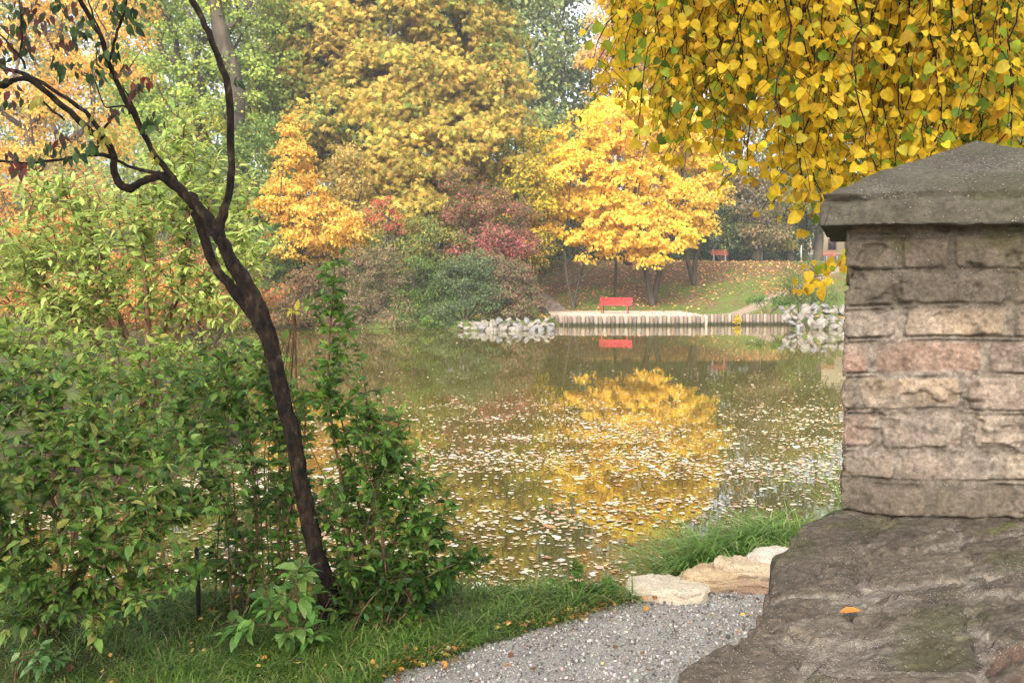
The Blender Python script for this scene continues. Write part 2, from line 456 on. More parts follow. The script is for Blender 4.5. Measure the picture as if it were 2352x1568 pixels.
# water
m, nt, out = new_mat('pond_water')
b_ = N(nt, 'ShaderNodeBsdfPrincipled', Roughness=.02, IOR=1.72); b_.inputs['Base Color'].default_value = (*srgb(88, 80, 34), 1)
b_.inputs['Specular IOR Level'].default_value = .75
tc = N(nt, 'ShaderNodeTexCoord')
mp = N(nt, 'ShaderNodeMapping'); mp.inputs['Scale'].default_value = (1, 1, 1); nt.links.new(tc.outputs['Object'], mp.inputs[0])
w1 = N(nt, 'ShaderNodeTexNoise', Scale=2.2, Detail=2.0); nt.links.new(mp.outputs[0], w1.inputs['Vector'])
bp = N(nt, 'ShaderNodeBump', Strength=.04, Distance=.02); nt.links.new(w1.outputs['Fac'], bp.inputs['Height'])
nt.links.new(bp.outputs[0], b_.inputs['Normal']); nt.links.new(b_.outputs[0], out.inputs[0])
wx = axis_pts([(-60, 60, 12)]); 
V = np.array([[-60, 4, 0], [70, 4, 0], [70, 60, 0], [-60, 60, 0.]])
water = np_mesh('water', V, [np.array([[0, 1, 2, 3]])], m, loc=(0, 0, 0)); props(water, kind='structure')

# gravel on the near path: the surface sheet and loose stones
M_gravel = noise_mat('gravel', [(.25, srgb(88,84,80)), (.42, srgb(148,142,134)), (.55, srgb(178,172,164)), (.75, srgb(216,210,202))], scale=110, detail=3, rough=.95, bump=1.0, bdist=.012, bscale=140)
gx = np.arange(-2.4, 3.2, .035); gy = np.arange(.2, 6.5, .035)
X2, Y2 = np.meshgrid(gx, gy); Z2 = H(X2, Y2)+.006+.008*fbm(X2*7, Y2*7, 0, 3, 3)
mk = path_mask(X2, Y2) > .5
nx2, ny2 = len(gx), len(gy)
i, j = np.meshgrid(np.arange(nx2-1), np.arange(ny2-1)); b = (j*nx2+i)
keep = mk[:-1, :-1] & mk[1:, 1:] & (Z2[:-1, :-1] > .3)
q = b[keep]; Q = np.stack([q, q+1, q+nx2+1, q+nx2], 1)
used = np.unique(Q); rm = -np.ones(nx2*ny2, int); rm[used] = np.arange(len(used))
gp = np_mesh('gravel_path', np.stack([X2, Y2, Z2], -1).reshape(-1, 3)[used], [rm[Q]], M_gravel, loc=(0, 0, .4), smooth=True); props(gp, kind='structure')
r = rng_for('stones'); n = 26000
x = r.uniform(-1.6, 2.2, n); y = r.uniform(3.7, 6.4, n); k = (path_mask(x, y) > .45); x, y = x[k], y[k]; n = len(x)
oct_v = np.array([[1,0,0],[-1,0,0],[0,1,0],[0,-1,0],[0,0,.8],[0,0,-.8]]); oct_t = np.array([[0,2,4],[2,1,4],[1,3,4],[3,0,4],[2,0,5],[1,2,5],[3,1,5],[0,3,5]])
sz = r.gamma(3, .0012, n)+.0022
A = r.normal(size=(n, 3)); B = r.normal(size=(n, 3))
V, Q, T, k = leaf_arrays((oct_v, np.zeros((0,4),int), oct_t), np.stack([x, y, H(x, y)+.012], 1), A, B, sz)
M_attr_leafless = attr_mat('pebble', rough=.9, speck=0, bump=.2, bdist=.001)
o = np_mesh('gravel_stones', V, [T], M_attr_leafless, loc=(0, 5, .4), col=np.repeat(palette(r, [(170,166,160),(134,128,122),(204,198,190),(100,96,92),(168,150,134)], [4,3,3,2,1], n), k, axis=0), msk=np.zeros(n*k))
props(o, 'loose pale grey gravel lying on the path', kind='stuff')

# ------------------------------------------------------------------ masonry: parapet wall and brick pillar
def brick_field(u, v, rng, ch=.084, bl=.235, joint=.012, seed=0, warp=.012, slope=0.0, vwarp=.006):
    """u, v in metres; returns edge distance (m, >0 inside brick), brick id arrays (row, col)"""
    uu = u+warp*fbm(u*7, v*11, 0, seed, 4); vv = v+vwarp*fbm(u*5, v*6, 3.3, seed+1, 3)+slope*u*(1-np.clip(v/.9, 0, 1))
    hs = rng.uniform(.86, 1.16, 60)*ch; edges = np.cumsum(hs)-hs[0]*.4
    row = np.searchsorted(edges, vv); lo = np.where(row > 0, edges[np.clip(row-1, 0, 59)], -hs[0]*.4); hi = edges[np.clip(row, 0, 59)]
    dv = np.minimum(vv-lo, hi-vv)
    col = np.zeros_like(row); du = np.zeros_like(u, float)
    for rr in np.unique(row):
        m = row == rr
        ls = rng.choice([bl, bl*.55, bl*1.15, bl*.85], 60, p=[.5, .2, .15, .15])*rng.uniform(.9, 1.1, 60)
        e = np.cumsum(ls)-rng.uniform(0, bl)-.5
        x = uu[m]; c_ = np.searchsorted(e, x); l2 = e[np.clip(c_-1, 0, 59)]; h2 = e[np.clip(c_, 0, 59)]
        col[m] = c_; du[m] = np.minimum(x-l2, h2-x)
    return du, dv, row, col, joint
def brick_relief(u, v, rng, seed, **kw):
    du, dv, row, col, j = brick_field(u, v, rng, seed=seed, **kw)
    # rounded rectangle edge distance
    rad = .013
    ax, ay = np.clip(rad-(du-j), 0, None), np.clip(rad-(dv-j*.8), 0, None)
    d = rad-np.hypot(ax, ay)
    d = d+.004*fbm(u*45, v*45, 0, seed+4, 3)+.004*fbm(u*16, v*16, 0, seed+9, 2)
    inside = ss(-.002, .005, d)
    hsh = _hash(row, col, row*0, seed+77)
    hh = _hash(row, col, row*0+5, seed+7)
    lost = (hsh > .88)            # a few bricks are worn back
    h = inside*(.009+.004*hh-.009*lost) + inside*.003*fbm(u*18, v*30, 0, seed+3, 4)
    h = h+(1-inside)*(.006*fbm(u*55, v*55, 0, seed+5, 3)+.003)
    lowedge = np.exp(-((dv-j*.6)/.0028)**2)*ss(-.15, .25, fbm(u*9, v*30, 0, seed+12, 3))
    h = h-.011*lowedge-.013*ss(.22, .5, fbm(u*14, v*22, 0, seed+13, 4))
    h = h+.005*fbm(u*6, v*6, 0, seed+6, 3)+.0034*fbm(u*100, v*100, 0, seed+8, 2)+.002*fbm(u*32, v*44, 0, seed+14, 3)
    return h, inside, row, col, hh, hsh

r = rng_for('pillar2')
rot = math.radians(20)
e1 = np.array([math.cos(rot), -math.sin(rot), 0]); e2 = np.array([math.sin(rot), math.cos(rot), 0])
A0 = np.array([.783, 2.35, 0]); W_ = .60
def uvals(a, b, step): return np.arange(a, b, step)
ua = np.concatenate([uvals(0, W_, .0029), uvals(W_, 3*W_, .014), uvals(3*W_, 4*W_, .006)])
va = np.concatenate([uvals(.38, 1.5, .02), uvals(1.5, 2.245, .0029), [2.25]])
U, Vv = np.meshgrid(ua, va)
h, ins, row, col_, hh, hs = brick_relief(U, Vv-1.50, r, 11, ch=.079, bl=.225, slope=-.055, joint=.009, warp=.014, vwarp=.007)
corner = A0+W_/2*e1+W_/2*e2
s_ = U/W_; side = np.floor(s_).astype(int) % 4; t_ = (s_-np.floor(s_))*W_
px_ = np.select([side == 0, side == 1, side == 2, side == 3], [t_-W_/2, W_/2, W_/2-t_, -W_/2])
py_ = np.select([side == 0, side == 1, side == 2, side == 3], [-W_/2, t_-W_/2, W_/2, W_/2-t_])
# rounded, worn corners
def round_sq(x, y, hw, rad):
    qx = np.clip(np.abs(x)-(hw-rad), 0, None); qy = np.clip(np.abs(y)-(hw-rad), 0, None); L = np.hypot(qx, qy)
    nx_ = np.where(L > 0, qx/np.maximum(L, 1e-9), 0)*np.sign(x); ny_ = np.where(L > 0, qy/np.maximum(L, 1e-9), 0)*np.sign(y)
    bx = np.clip(x, -(hw-rad), hw-rad); by = np.clip(y, -(hw-rad), hw-rad)
    return bx+nx_*rad, by+ny_*rad, nx_, ny_
qx, qy, nx_, ny_ = round_sq(px_, py_, W_/2, .010)
k_ = 1.0
hh2 = h*k_-.012+ .004*fbm(Vv*9, U*0, 0, 91, 3)
# the base of the shaft flares into a mortar fillet, the head is recessed under the cap
flare = .055*ss(1.71, 1.56, Vv+.02*fbm(U*9, Vv*9, 0, 60, 3))*ss(0, .12, U)*(U < W_)
hh2 = hh2+flare
wx_ = qx+nx_*hh2; wy_ = qy+ny_*hh2
PV = corner+wx_[..., None]*e1+wy_[..., None]*e2; PV[..., 2] = Vv
pal = [(158,140,122),(146,130,114),(160,140,118),(150,122,106),(140,124,110),(166,148,126),(148,124,108)]
idx = (hs*6.99).astype(int); bc = np.array([srgb(*p) for p in pal])[idx]
mort = srgb(142, 130, 116)
g1 = fbm(U*10, Vv*14, 0, 44, 4)[..., None]; g2 = fbm(U*35, Vv*35, 0, 45, 3)[..., None]; g3 = fbm(U*4, Vv*5, 0, 46, 3)[..., None]
smear = np.clip(1-ss(.0, .45, fbm(U*7, Vv*9, 0, 48, 4)+.18), 0, 1)[..., None]*.6
bc = bc*(1-smear)+mort*smear
c = bc*ins[..., None]+mort*(1-ins[..., None])
g5 = fbm(U*110, Vv*110, 0, 49, 2)[..., None]
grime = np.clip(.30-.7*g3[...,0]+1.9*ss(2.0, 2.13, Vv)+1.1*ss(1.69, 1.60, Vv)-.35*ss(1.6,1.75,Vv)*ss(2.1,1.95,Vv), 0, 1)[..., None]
c = c*(1+.4*g1+.4*g2+.35*g5)*(1-.35*np.clip(.004-h, 0, .012)[..., None]/.012)
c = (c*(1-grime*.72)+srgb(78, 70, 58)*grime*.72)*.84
moss = np.clip(ss(.1, .5, fbm(U*8, Vv*8, 0, 50, 4))*(ss(2.04, 2.2, Vv)+.9*ss(1.66, 1.57, Vv)), 0, 1)[..., None]
c = c*(1-.6*moss)+srgb(74, 74, 36)*.6*moss
nu, nv = U.shape[1], U.shape[0]
i, j = np.meshgrid(np.arange(nu), np.arange(nv-1)); b = (j*nu+i); b2 = (j*nu+(i+1) % nu)
PQ = np.stack([b, b2, b2+nu, b+nu], -1).reshape(-1, 4)
M_mason = attr_mat('old_brick', rough=.95, speck=.06, sp_scale=240, nscale=120, bump=.7, bdist=.004)
M_mason2 = attr_mat('old_stone', rough=.92, speck=.62, sp_scale=300, nscale=90, bump=.7, bdist=.005)
pil = empty('brick_pillar', (corner[0], corner[1], .4)); props(pil, 'weathered square brick pillar with mossy stone cap at the end of the low wall', 'pillar')
o = np_mesh('shaft', PV.reshape(-1, 3), [PQ], M_mason, pil, None, np.clip(c, .01, .9).reshape(-1, 3), (1-ins).ravel()*.8+.1, True)
# cap: low pyramid with thick rim; radial grid
CW = W_/2+.055
na = 560; nr = 150
a = np.linspace(0, 1, na, endpoint=False)
per = a*8*CW; sd_ = np.floor(a*4).astype(int); tt = (a*4-sd_)*2*CW-CW
cx = np.select([sd_ == 0, sd_ == 1, sd_ == 2, sd_ == 3], [tt, CW, -tt, -CW]); cyy = np.select([sd_ == 0, sd_ == 1, sd_ == 2, sd_ == 3], [-CW, tt, CW, -tt])
prof = []   # (scale of half width, z)
zb, zt, zap = 2.226, 2.292, 2.47
for s in np.linspace(.80, 1, 10): prof.append((s, zb))
for z in np.linspace(zb, zt, 24)[1:]: prof.append((1, z))
for s in np.linspace(1, 0.004, nr-34)[1:]: prof.append((s, zt+(zap-zt)*(1-s)))
prof = np.array(prof); nr = len(prof)
S = prof[:, 0][:, None]; Zc = np.repeat(prof[:, 1][:, None], na, 1)
CX = cx[None, :]*S; CY = cyy[None, :]*S
qx, qy, nxx, nyy = round_sq(CX, CY, CW, .022)
top = ss(.0, .02, Zc-zt+.01)
nrm_out = np.stack([nxx, nyy, np.zeros_like(nxx)], -1)
d_ = fbm(CX*9+3, CY*9, Zc*9, 71, 4)*.009+fbm(CX*40, CY*40, Zc*40, 72, 3)*.0035
chip = np.clip(fbm(CX*14, CY*14, Zc*14, 73, 3)-.25, 0, 1)*.05*ss(.9, 1, S)
rimr = (Zc > zb+.001)*(Zc < zt+.001)
zz = Zc+top*d_*1.2-.012*((CX-CY*0)/CW)*0 - (Zc < zb+.02)*np.abs(d_)*.5
zz = zz + .014*fbm(CX*3, CY*3, 0, 75, 2)
# soften top rim
soft = np.exp(-((Zc-zt)/.012)**2)*.010; zz = zz-soft
ox = nxx*(d_*1.1*rimr-chip-soft*.9); oy = nyy*(d_*1.1*rimr-chip-soft*.9)
CP = corner+(qx+ox)[..., None]*e1+(qy+oy)[..., None]*e2; CP[..., 2] = zz
i, j = np.meshgrid(np.arange(na), np.arange(nr-1)); b = j*na+i; b2 = j*na+(i+1) % na
CQ = np.stack([b, b2, b2+na, b+na], -1).reshape(-1, 4)
ct = srgb(86, 81, 69)*np.ones(CP.shape); g = fbm(CX*8, CY*8, Zc*8, 80, 4)[..., None]; g2 = fbm(CX*30, CY*30, Zc*30, 81, 3)[..., None]
ct = ct*(1+.35*g+.3*g2)
ms = np.clip(ss(-.05, .35, fbm(CX*6, CY*6, Zc*12, 82, 4))*(1.0-.35*top), 0, 1)[..., None]
ct = ct*(1-.55*ms)+srgb(70, 72, 44)*.55*ms
bot = np.array([[CP.reshape(-1, 3)[:na].mean(0)]]).reshape(1, 3)
V = np.vstack([CP.reshape(-1, 3), bot]); tri = np.array([[(k+1) % na, k, len(V)-1] for k in range(na)])
M_cap = attr_mat('cap_stone', rough=.92, speck=.85, sp_scale=190, nscale=80, bump=.8, bdist=.005)
o = np_mesh('capstone', V, [CQ, tri], M_cap, pil, None, np.vstack([np.clip(ct, .01, .9).reshape(-1, 3), [[.1,.1,.08]]]), np.append((.12+.8*top*ss(-.3,.3,fbm(CX*9,CY*9,0,83,3))).ravel(), 0), True)
props(o, 'mossy pebble-specked pyramid capstone')

# low parapet wall: a swept cross-section
Lp = np.array([(-1.15,-.9),(-.78,-.3),(-.42,.3),(-.05,.85)] + [tuple(G(a_, b_, 1.555)[:2]) for a_, b_ in ((1560,1568),(1660,1480),(1730,1425),(1775,1350),(1812,1270),(1850,1200),(1895,1178))])
Rp = np.array([(-.72,-1.1),(-.38,-.55),(-.02,.08),(.32,.66)] + [tuple(G(a_, b_, 1.555)[:2]) for a_, b_ in ((2250,1568),(2352,1450),(2440,1362),(2530,1290),(2610,1235),(2680,1180),(2740,1150))])
ts = np.concatenate([np.linspace(0, 3, 50, endpoint=False), np.linspace(3, 10, 520)])
def interp_poly(Pp, t):
    sm = spline(Pp, 12); k = np.linspace(0, len(Pp)-1, len(sm)); return np.stack([np.interp(t, k, sm[:, 0]), np.interp(t, k, sm[:, 1])], 1)
Lc, Rc = interp_poly(Lp, ts), interp_poly(Rp, ts)
arc = np.concatenate([[0], np.cumsum(np.linalg.norm(np.diff((Lc+Rc)/2, axis=0), axis=1))])
ztop, zbot = 1.555, .36
# cross-section: left face down->up (16), top (150), right face up->down (70)
sec = [(0, z, 'l') for z in np.linspace(zbot, ztop-.015, 30)]+[(s, ztop, 't') for s in np.linspace(0, 1, 190)]+[(1, z, 'r') for z in np.concatenate([np.linspace(ztop-.008, ztop-.3, 75), np.linspace(ztop-.32, zbot, 30)])]
ns = len(sec)
SS = np.array([a_[0] for a_ in sec])[None, :]; SZ = np.array([a_[1] for a_ in sec])[None, :]; KD = np.array(['ltr'.index(a_[2]) for a_ in sec])[None, :]
nt_ = len(ts)
XY = Lc[:, None, :]*(1-SS[..., None])+Rc[:, None, :]*SS[..., None]
ZZ = np.repeat(SZ, nt_, 0); AR = np.repeat(arc[:, None], ns, 1)
acr = unit(Rc-Lc)[:, None, :]; wid = np.linalg.norm(Rc-Lc, axis=1)[:, None]
istop = (KD == 1)
# relief of the top: big worn slabs with pebbly mortar between, ledges
uT, vT = AR, SS*wid
wu = uT+.05*fbm(uT*4, vT*4, 0, 101, 3); wv = vT+.05*fbm(uT*4, vT*4, 5, 102, 3)
hT, inT, rowT, colT, hhT, hsT = brick_relief(wu*.9+.3, wv+.1, rng_for('walltop'), 130, ch=.2, bl=.30, joint=.017, warp=.06, vwarp=.05)
ledge = np.floor((wu*9+2.2*fbm(uT*6, vT*7, 0, 104, 4)))  # broken layers stepping toward the viewer
lf = (wu*9+2.2*fbm(uT*6, vT*7, 0, 104, 4))-ledge
topz = hT*.7+.004*fbm(uT*26, vT*26, 0, 126, 4)+.010*fbm(uT*3, vT*3, 0, 105, 4)+.003*fbm(uT*60, vT*60, 0, 106, 3)
lm = ss(.0, .3, fbm(uT*3.1, vT*2.2, 0, 107, 3)+.12)
topz = topz-lm*.010*ss(.72, 1.0, lf)+lm*.004*lf
edge = ss(.05, 0, SS)*.5+ss(.95, 1, SS)*.4
ZZ = ZZ+istop*(topz-edge*(.014+.02*np.abs(fbm(uT*12, vT*5, 0, 108, 3))))
# side relief
hS, inS, rowS, colS, hhS, hsS = brick_relief(AR+0*SZ, ZZ-.30, rng_for('wallside'), 150, ch=.082, bl=.24)
rag = .034*fbm(AR*9, ZZ*0, 0, 109, 4)+.012*fbm(AR*30, ZZ*0, 0, 110, 2)
dn = np.where(KD == 0, -(hS-.006)+rag-.004, np.where(KD == 2, (hS-.006)+rag*.8-.004*(ZZ > ztop-.05)+.012*ss(ztop-.05, ztop-.02, ZZ), 0))
dn = np.where(istop, (rag-.004)*(1-SS)+(rag*.8+.008)*SS, dn)
XY = XY+acr*dn[..., None]
WV = np.concatenate([XY, ZZ[..., None]], -1)
i, j = np.meshgrid(np.arange(ns-1), np.arange(nt_-1)); b = j*ns+i
WQ = np.stack([b, b+ns, b+ns+1, b+1], -1).reshape(-1, 4)
inT = 1-(1-inT)*ss(-.3, .35, fbm(uT*5, vT*5, 0, 128, 3))-.55*ss(.15, .5, fbm(uT*4.3, vT*4.3, 0, 129, 4)); inT = np.clip(inT, 0, 1)
insW = np.where(istop, inT, inS)[..., None]
g = fbm(AR*7, SS*wid*7+ZZ*7, 0, 120, 4)[..., None]; g2 = fbm(AR*28, SS*wid*28+ZZ*28, 0, 121, 3)[..., None]
topc = srgb(92, 83, 71)*insW+srgb(128, 118, 106)*(1-insW)
g4 = fbm(AR*90, SS*wid*90, 0, 127, 2)[..., None]
topc = topc*(1+.3*(hhT[..., None]-.5)+.3*g+.4*g2+.35*g4)
mo = (ss(.12, .45, fbm(AR*5+9, SS*wid*6, 0, 123, 4)))[..., None]
topc = topc*(1-.45*mo)+srgb(74, 76, 42)*.45*mo
vivid = ss(.45, .6, fbm(AR*4+3, SS*wid*5+7, 0, 125, 3))[..., None]
topc = topc*(1-.6*vivid)+srgb(96, 104, 30)*.6*vivid
sidec = np.array([srgb(*p) for p in [(122,100,84),(104,88,76),(126,112,98),(98,88,78)]])[(hsS*3.99).astype(int)]*insW+srgb(120,110,96)*(1-insW)
sidec = sidec*(1+.4*g+.4*g2)*.62
cW = np.where(istop[..., None], topc*.82, sidec)
lowwall = empty('parapet_wall', (float(Lc[-60:, 0].mean()), float(Lc[-60:, 1].mean()), .4)); props(lowwall, 'low brick parapet wall with dark worn top running up to the pillar', 'wall')
o = np_mesh('wall_body', WV.reshape(-1, 3), [WQ], M_mason2, lowwall, None, np.clip(cW, .01, .9).reshape(-1, 3), np.clip(np.where(istop, .12+.9*(1-inT)+.4*ss(0, .4, fbm(AR*6, SS*wid*6, 0, 140, 3)), .2), 0, 1).ravel(), True)
# end face closing the wall behind the pillar foot
wtop_z = WV.reshape(-1, 3)[:, 2].reshape(nt_, ns)
ring = WV[-1]; cen = ring.mean(0); V = np.vstack([ring, cen]); tri = np.array([[k, k+1, ns] for k in range(ns-1)])
np_mesh('wall_end', V, [tri], M_mason2, lowwall, None, np.full((ns+1, 3), .12), np.zeros(ns+1), False)
# the fallen leaf lying on the wall top
M_leafn = leaf_mat('leaf_near', .5, .45, .4); M_leaff = leaf_mat('leaf_far', .6, .5, .2); M_dry = leaf_mat('leaf_dry', .6, .2, .4)
g_ = G(1943, 1416, 1.567)
o = leaf_obj('fallen_leaf', T_leaf(.34, -.12, .12), g_[None]+[[-.012, 0, .008]], [[.9, -.35, .05]], [[.1, -.15, 1]], [.036], srgb(190, 124, 56)[None], M_dry, loc=tuple(g_)); props(o, 'single curled orange leaf lying on the dark wall top', 'leaf')

# ------------------------------------------------------------------ bark
M_bark_dark = noise_mat('bark_dark', [(.38, srgb(17,12,10)), (.5, srgb(38,27,20)), (.6, srgb(60,46,34)), (.74, srgb(92,90,70))], scale=26, rough=.95, bump=.9, bdist=.012, bscale=45, stretch=(1,1,.5))
M_bark_far = noise_mat('bark_far', [(.3, srgb(52,46,38)), (.6, srgb(92,82,68)), (.8, srgb(120,110,92))], scale=2.5, rough=.95, bump=.8, bdist=.05, bscale=9, stretch=(1,1,.3))
M_bark_pale = noise_mat('bark_pale', [(.3, srgb(96,84,68)), (.6, srgb(138,124,102)), (.8, srgb(160,150,130))], scale=3, rough=.95, bump=.6, bdist=.03, bscale=12, stretch=(1,1,.3))
M_twig = noise_mat('twig_brown', [(.3, srgb(74,52,38)), (.7, srgb(128,98,72))], scale=20, rough=.8, bump=.4, bdist=.004)

# ------------------------------------------------------------------ generic tree / bush
def crown_points(r, lobes, n, shell=.45):
    w = np.array([l[3]*l[5]+l[4]*l[5]+l[3]*l[4] for l in lobes]); w = w/w.sum(); pts = []; own = []
    while len(pts) < n:
        k = r.choice(len(lobes), p=w); l = lobes[k]
        d = unit(r.normal(size=3)); q = (shell+(1-shell)*r.random()**.6)
        p = np.array(l[:3])+d*q*np.array(l[3:6])
        # keep away from points deep inside another lobe
        inside = any(np.sum(((p-np.array(m_[:3]))/np.array(m_[3:6]))**2) < .25 for i_, m_ in enumerate(lobes) if i_ != k)
        if inside and r.random() < .7: continue
        pts.append(p); own.append(k)
    return np.array(pts), np.array(own)
def L(px, py, D, rxp, ryp, rd=None):
    c_ = P(px, py, D); rx = rxp*D/F; rz = ryp*D/F
    return (c_[0], c_[1], c_[2], rx, rd or rx*.9, rz)
def plant(name, label, cat, base, lobes, nclump, nleaf, tmpl, size, pal, w, clr, flat=.6, group=None, bark=None, trunk_r=.25, trunk_top=None, stems=1,
          leafm=None, pal2=None, w2=None, split=None, droop=.4, part='crown', twigr=.012, jit=.12, cl_jit=.18, smooth=False, shell=.45, mid=None, seg=1.2, litter=0, minleafz=None):
    """a tree or bush: pipe-model limbs reaching for clumps spread through the lobes, leaves round every clump"""
    r = rng_for(name+label); base = np.array(base, float)
    t = empty(name, tuple(base)); props(t, label, cat, group)
    cl, own = crown_points(r, lobes, nclump, shell)
    cc = np.array([l[:3] for l in lobes]).mean(0)
    if minleafz is not None: cl[:, 2] = np.maximum(cl[:, 2], minleafz+r.uniform(0, .4, len(cl)))
    mb = MB()
    for s_ in range(stems):
        sk = Skel(12000)
        if mid is not None and stems == 1: spine = [base]+[np.array(m_) for m_ in mid]
        else:
            tp = np.array(trunk_top) if trunk_top is not None else np.array([cc[0]*.6+base[0]*.4, cc[1]*.6+base[1]*.4, base[2]*.35+cc[2]*.65])
            if stems > 1:
                a_ = 2*math.pi*s_/stems+r.uniform(0, .8); tp = tp+np.array([math.cos(a_), math.sin(a_), 0])*np.array([lobes[0][3], lobes[0][4], 0])*.45
            m1 = base*.6+tp*.4; m1[:2] += r.normal(size=2)*.06*np.linalg.norm(tp-base)*.5
            spine = [base+ (np.array([r.uniform(-.3,.3), r.uniform(-.3,.3), -.15])*(stems > 1)*min(1, lobes[0][3]*.3)) - np.array([0,0,.1]), m1, tp]
        sp_ = spline(np.array(spine), 4); sk.path(sp_)
        mine = cl[s_::stems]
        sk.grow(mine, bf=.4, seg=seg, rng=r, sag=-.04)
        sk.build(mb, rtip=twigr, rmax=trunk_r/math.sqrt(stems), n=7)
    mb.build('trunk' if stems == 1 else 'stems', bark or M_bark_far, t, smooth=True)
    # leaves
    idx = np.repeat(np.arange(len(cl)), nleaf); n = len(idx)
    d = unit(r.normal(size=(n, 3)))*(r.random((n, 1))**.5); d[:, 2] *= flat; d[:, 2] -= droop*(d[:, 0]**2+d[:, 1]**2)
    cr = clr*(0.6+.8*r.random(len(cl)))[idx][:, None]
    pos = cl[idx]+d*cr
    outw = unit(pos-cc); 
    nrm = unit(d*np.array([.5, .5, 1])+np.array([0, 0, .55])+.25*outw+.5*r.normal(size=(n, 3)))
    ax = unit(np.stack([d[:, 0], d[:, 1], -.25-droop+0*d[:, 0]], 1)+.45*r.normal(size=(n, 3)))
    if split is None: col = palette(r, pal, w, n, jit)
    else:
        c1, c2 = palette(r, pal, w, n, jit), palette(r, pal2, w2, n, jit)
        m_ = split(pos, r)+.3*r.normal(size=len(cl))[idx]; m_ = (r.random(n) < np.clip(m_, 0, 1))[:, None]; col = np.where(m_, c2, c1)
    col = col*(1+cl_jit*r.normal(size=len(cl))[idx][:, None])
    sz = size*r.uniform(.7, 1.25, n)
    leaf_obj(part, tmpl, pos, ax, nrm, sz, np.clip(col, .004, .95), leafm or M_leaff, t, smooth=smooth)
    return t

def gz(px, D): return at(px, D)
def bgtree(name, label, px, D, lobes, nclump, nleaf, tmpl, size, pal, w, clr, **kw):
    kw.setdefault('group', None)
    return plant(name, label, 'tree', gz(px, D), [L(*l) for l in lobes], nclump, nleaf, tmpl, size, pal, w, clr, **kw)
def bgbush(name, label, px, D, lobes, nclump, nleaf, tmpl, size, pal, w, clr, **kw):
    b_ = gz(px, D)
    if 45 <= D <= 48: kw.setdefault('minleafz', .14)
    kw.setdefault('stems', 4); kw.setdefault('trunk_r', .12); kw.setdefault('twigr', .008); kw.setdefault('minleafz', b_[2]+.15)
    return plant(name, label, 'shrub', b_, [L(*l) for l in lobes], nclump, nleaf, tmpl, size, pal, w, clr, seg=.6, **kw)

# ---------------- the far wood, tree by tree
FARG = [(136,150,84),(170,176,94),(194,184,96),(120,138,78)]
far_rows = [
 (-60, 92, 'tall dull olive tree far behind the orange tree at the left edge', [(-60,120,92,150,260),(-40,-150,92,150,160),(0,420,92,130,120)], FARG, [2,3,2,1]),
 (170, 96, 'tall greenish far tree filling the gap behind the orange tree', [(180,150,96,140,260),(200,-130,96,150,150),(230,430,96,140,110)], FARG, [3,2,1,2]),
 (360, 90, 'tall yellow-green far tree left of the grey double trunk', [(350,150,90,140,260),(360,-120,90,150,150),(350,440,90,130,110)], [(190,184,90),(150,162,84),(116,134,72)], [3,3,2]),
 (620, 94, 'tall pale olive far tree behind the slim orange tree', [(640,120,94,130,240),(650,-130,94,150,140),(640,420,94,130,120)], FARG, [2,3,2,1]),
 (820, 98, 'tall mottled far tree behind the left half of the chestnut', [(840,160,98,130,230),(860,450,98,140,110)], FARG, [2,2,2,1]),
 (1040, 96, 'tall dark olive far tree behind the right half of the chestnut', [(1050,150,96,130,240),(1050,-120,96,120,120),(1060,440,96,140,110)], FARG, [2,2,1,3]),
 (1180, 84, 'grey-green hazy tree rising right behind the chestnut', [(1215,90,84,80,150),(1210,300,84,90,130),(1190,-70,84,80,90),(1180,450,84,90,80)], [(152,164,100),(130,146,84),(174,170,102)], [3,3,1]),
 (1300, 90, 'dark grey-green conifer-like tree between chestnut and peach-coloured tree', [(1290,60,90,70,130),(1300,230,90,85,120),(1300,380,90,100,110),(1290,-80,90,60,80),(1340,310,88,60,90),(1350,200,89,50,80)], [(128,142,88),(112,126,78),(160,152,98)], [3,3,1]),
 (1620, 92, 'tall amber far tree behind the yellow maples', [(1600,180,92,140,220),(1560,400,92,120,120)], [(190,150,80),(150,136,74),(120,118,66)], [2,2,2]),
 (1850, 98, 'tall loose grey-olive tree beside the cream building', [(1850,300,98,120,180),(1800,80,98,130,150),(1790,480,98,60,50)], FARG, [2,3,2,1]),
 (2080, 100, 'tall bare-topped olive tree behind the brick pillar', [(2080,420,100,130,150),(2060,200,100,120,120)], FARG, [2,3,2,1]),
 (2380, 96, 'tall green tree far off above the pillar cap', [(2360,430,96,160,160),(2380,200,96,150,120)], FARG, [3,2,1,2]),
]
for px, D, lab, lobes, pal, w in far_rows:
    bgtree('forest_tree', lab, px, D, lobes, 170, 90, TD, .40, pal, w, 2.0, flat=.7, group='tall trees closing the view behind the park', trunk_r=.35, twigr=.03, seg=2.2, bark=M_bark_far)

bgtree('orange_tree', 'big tree with peach-orange leaves at the upper left edge', 60, 42,
    [(40,110,42,230,170),(210,60,42,150,150),(-60,330,42,190,140),(120,280,41,170,110),(80,-130,42,260,120)], 230, 85, TD, .16,
    [(242,194,96),(234,180,92),(218,168,92),(206,180,88),(178,168,84)], [5,4,2,1,1], .85, flat=.55, trunk_r=.28)
bgbush('orange_shrub', 'orange-leaved shrub mass showing through the light green elder', 120, 27,
    [(60,470,27,200,110),(250,560,27,190,110),(60,640,26.5,200,90),(330,660,26.5,170,80)], 210, 60, TD, .10,
    [(234,172,84),(226,156,88),(200,136,90),(176,166,86),(214,130,98)], [4,3,2,2,1], .42, trunk_r=.1)
bgbush('copper_shrub', 'low copper and pink shrub on the left shore behind the elder', 470, 33,
    [(450,640,33,120,80),(560,680,33,90,60),(380,720,32.5,100,50)], 110, 55, TD, .11,
    [(196,130,80),(150,110,70),(190,110,90),(130,130,60)], [3,3,1,2], .5)

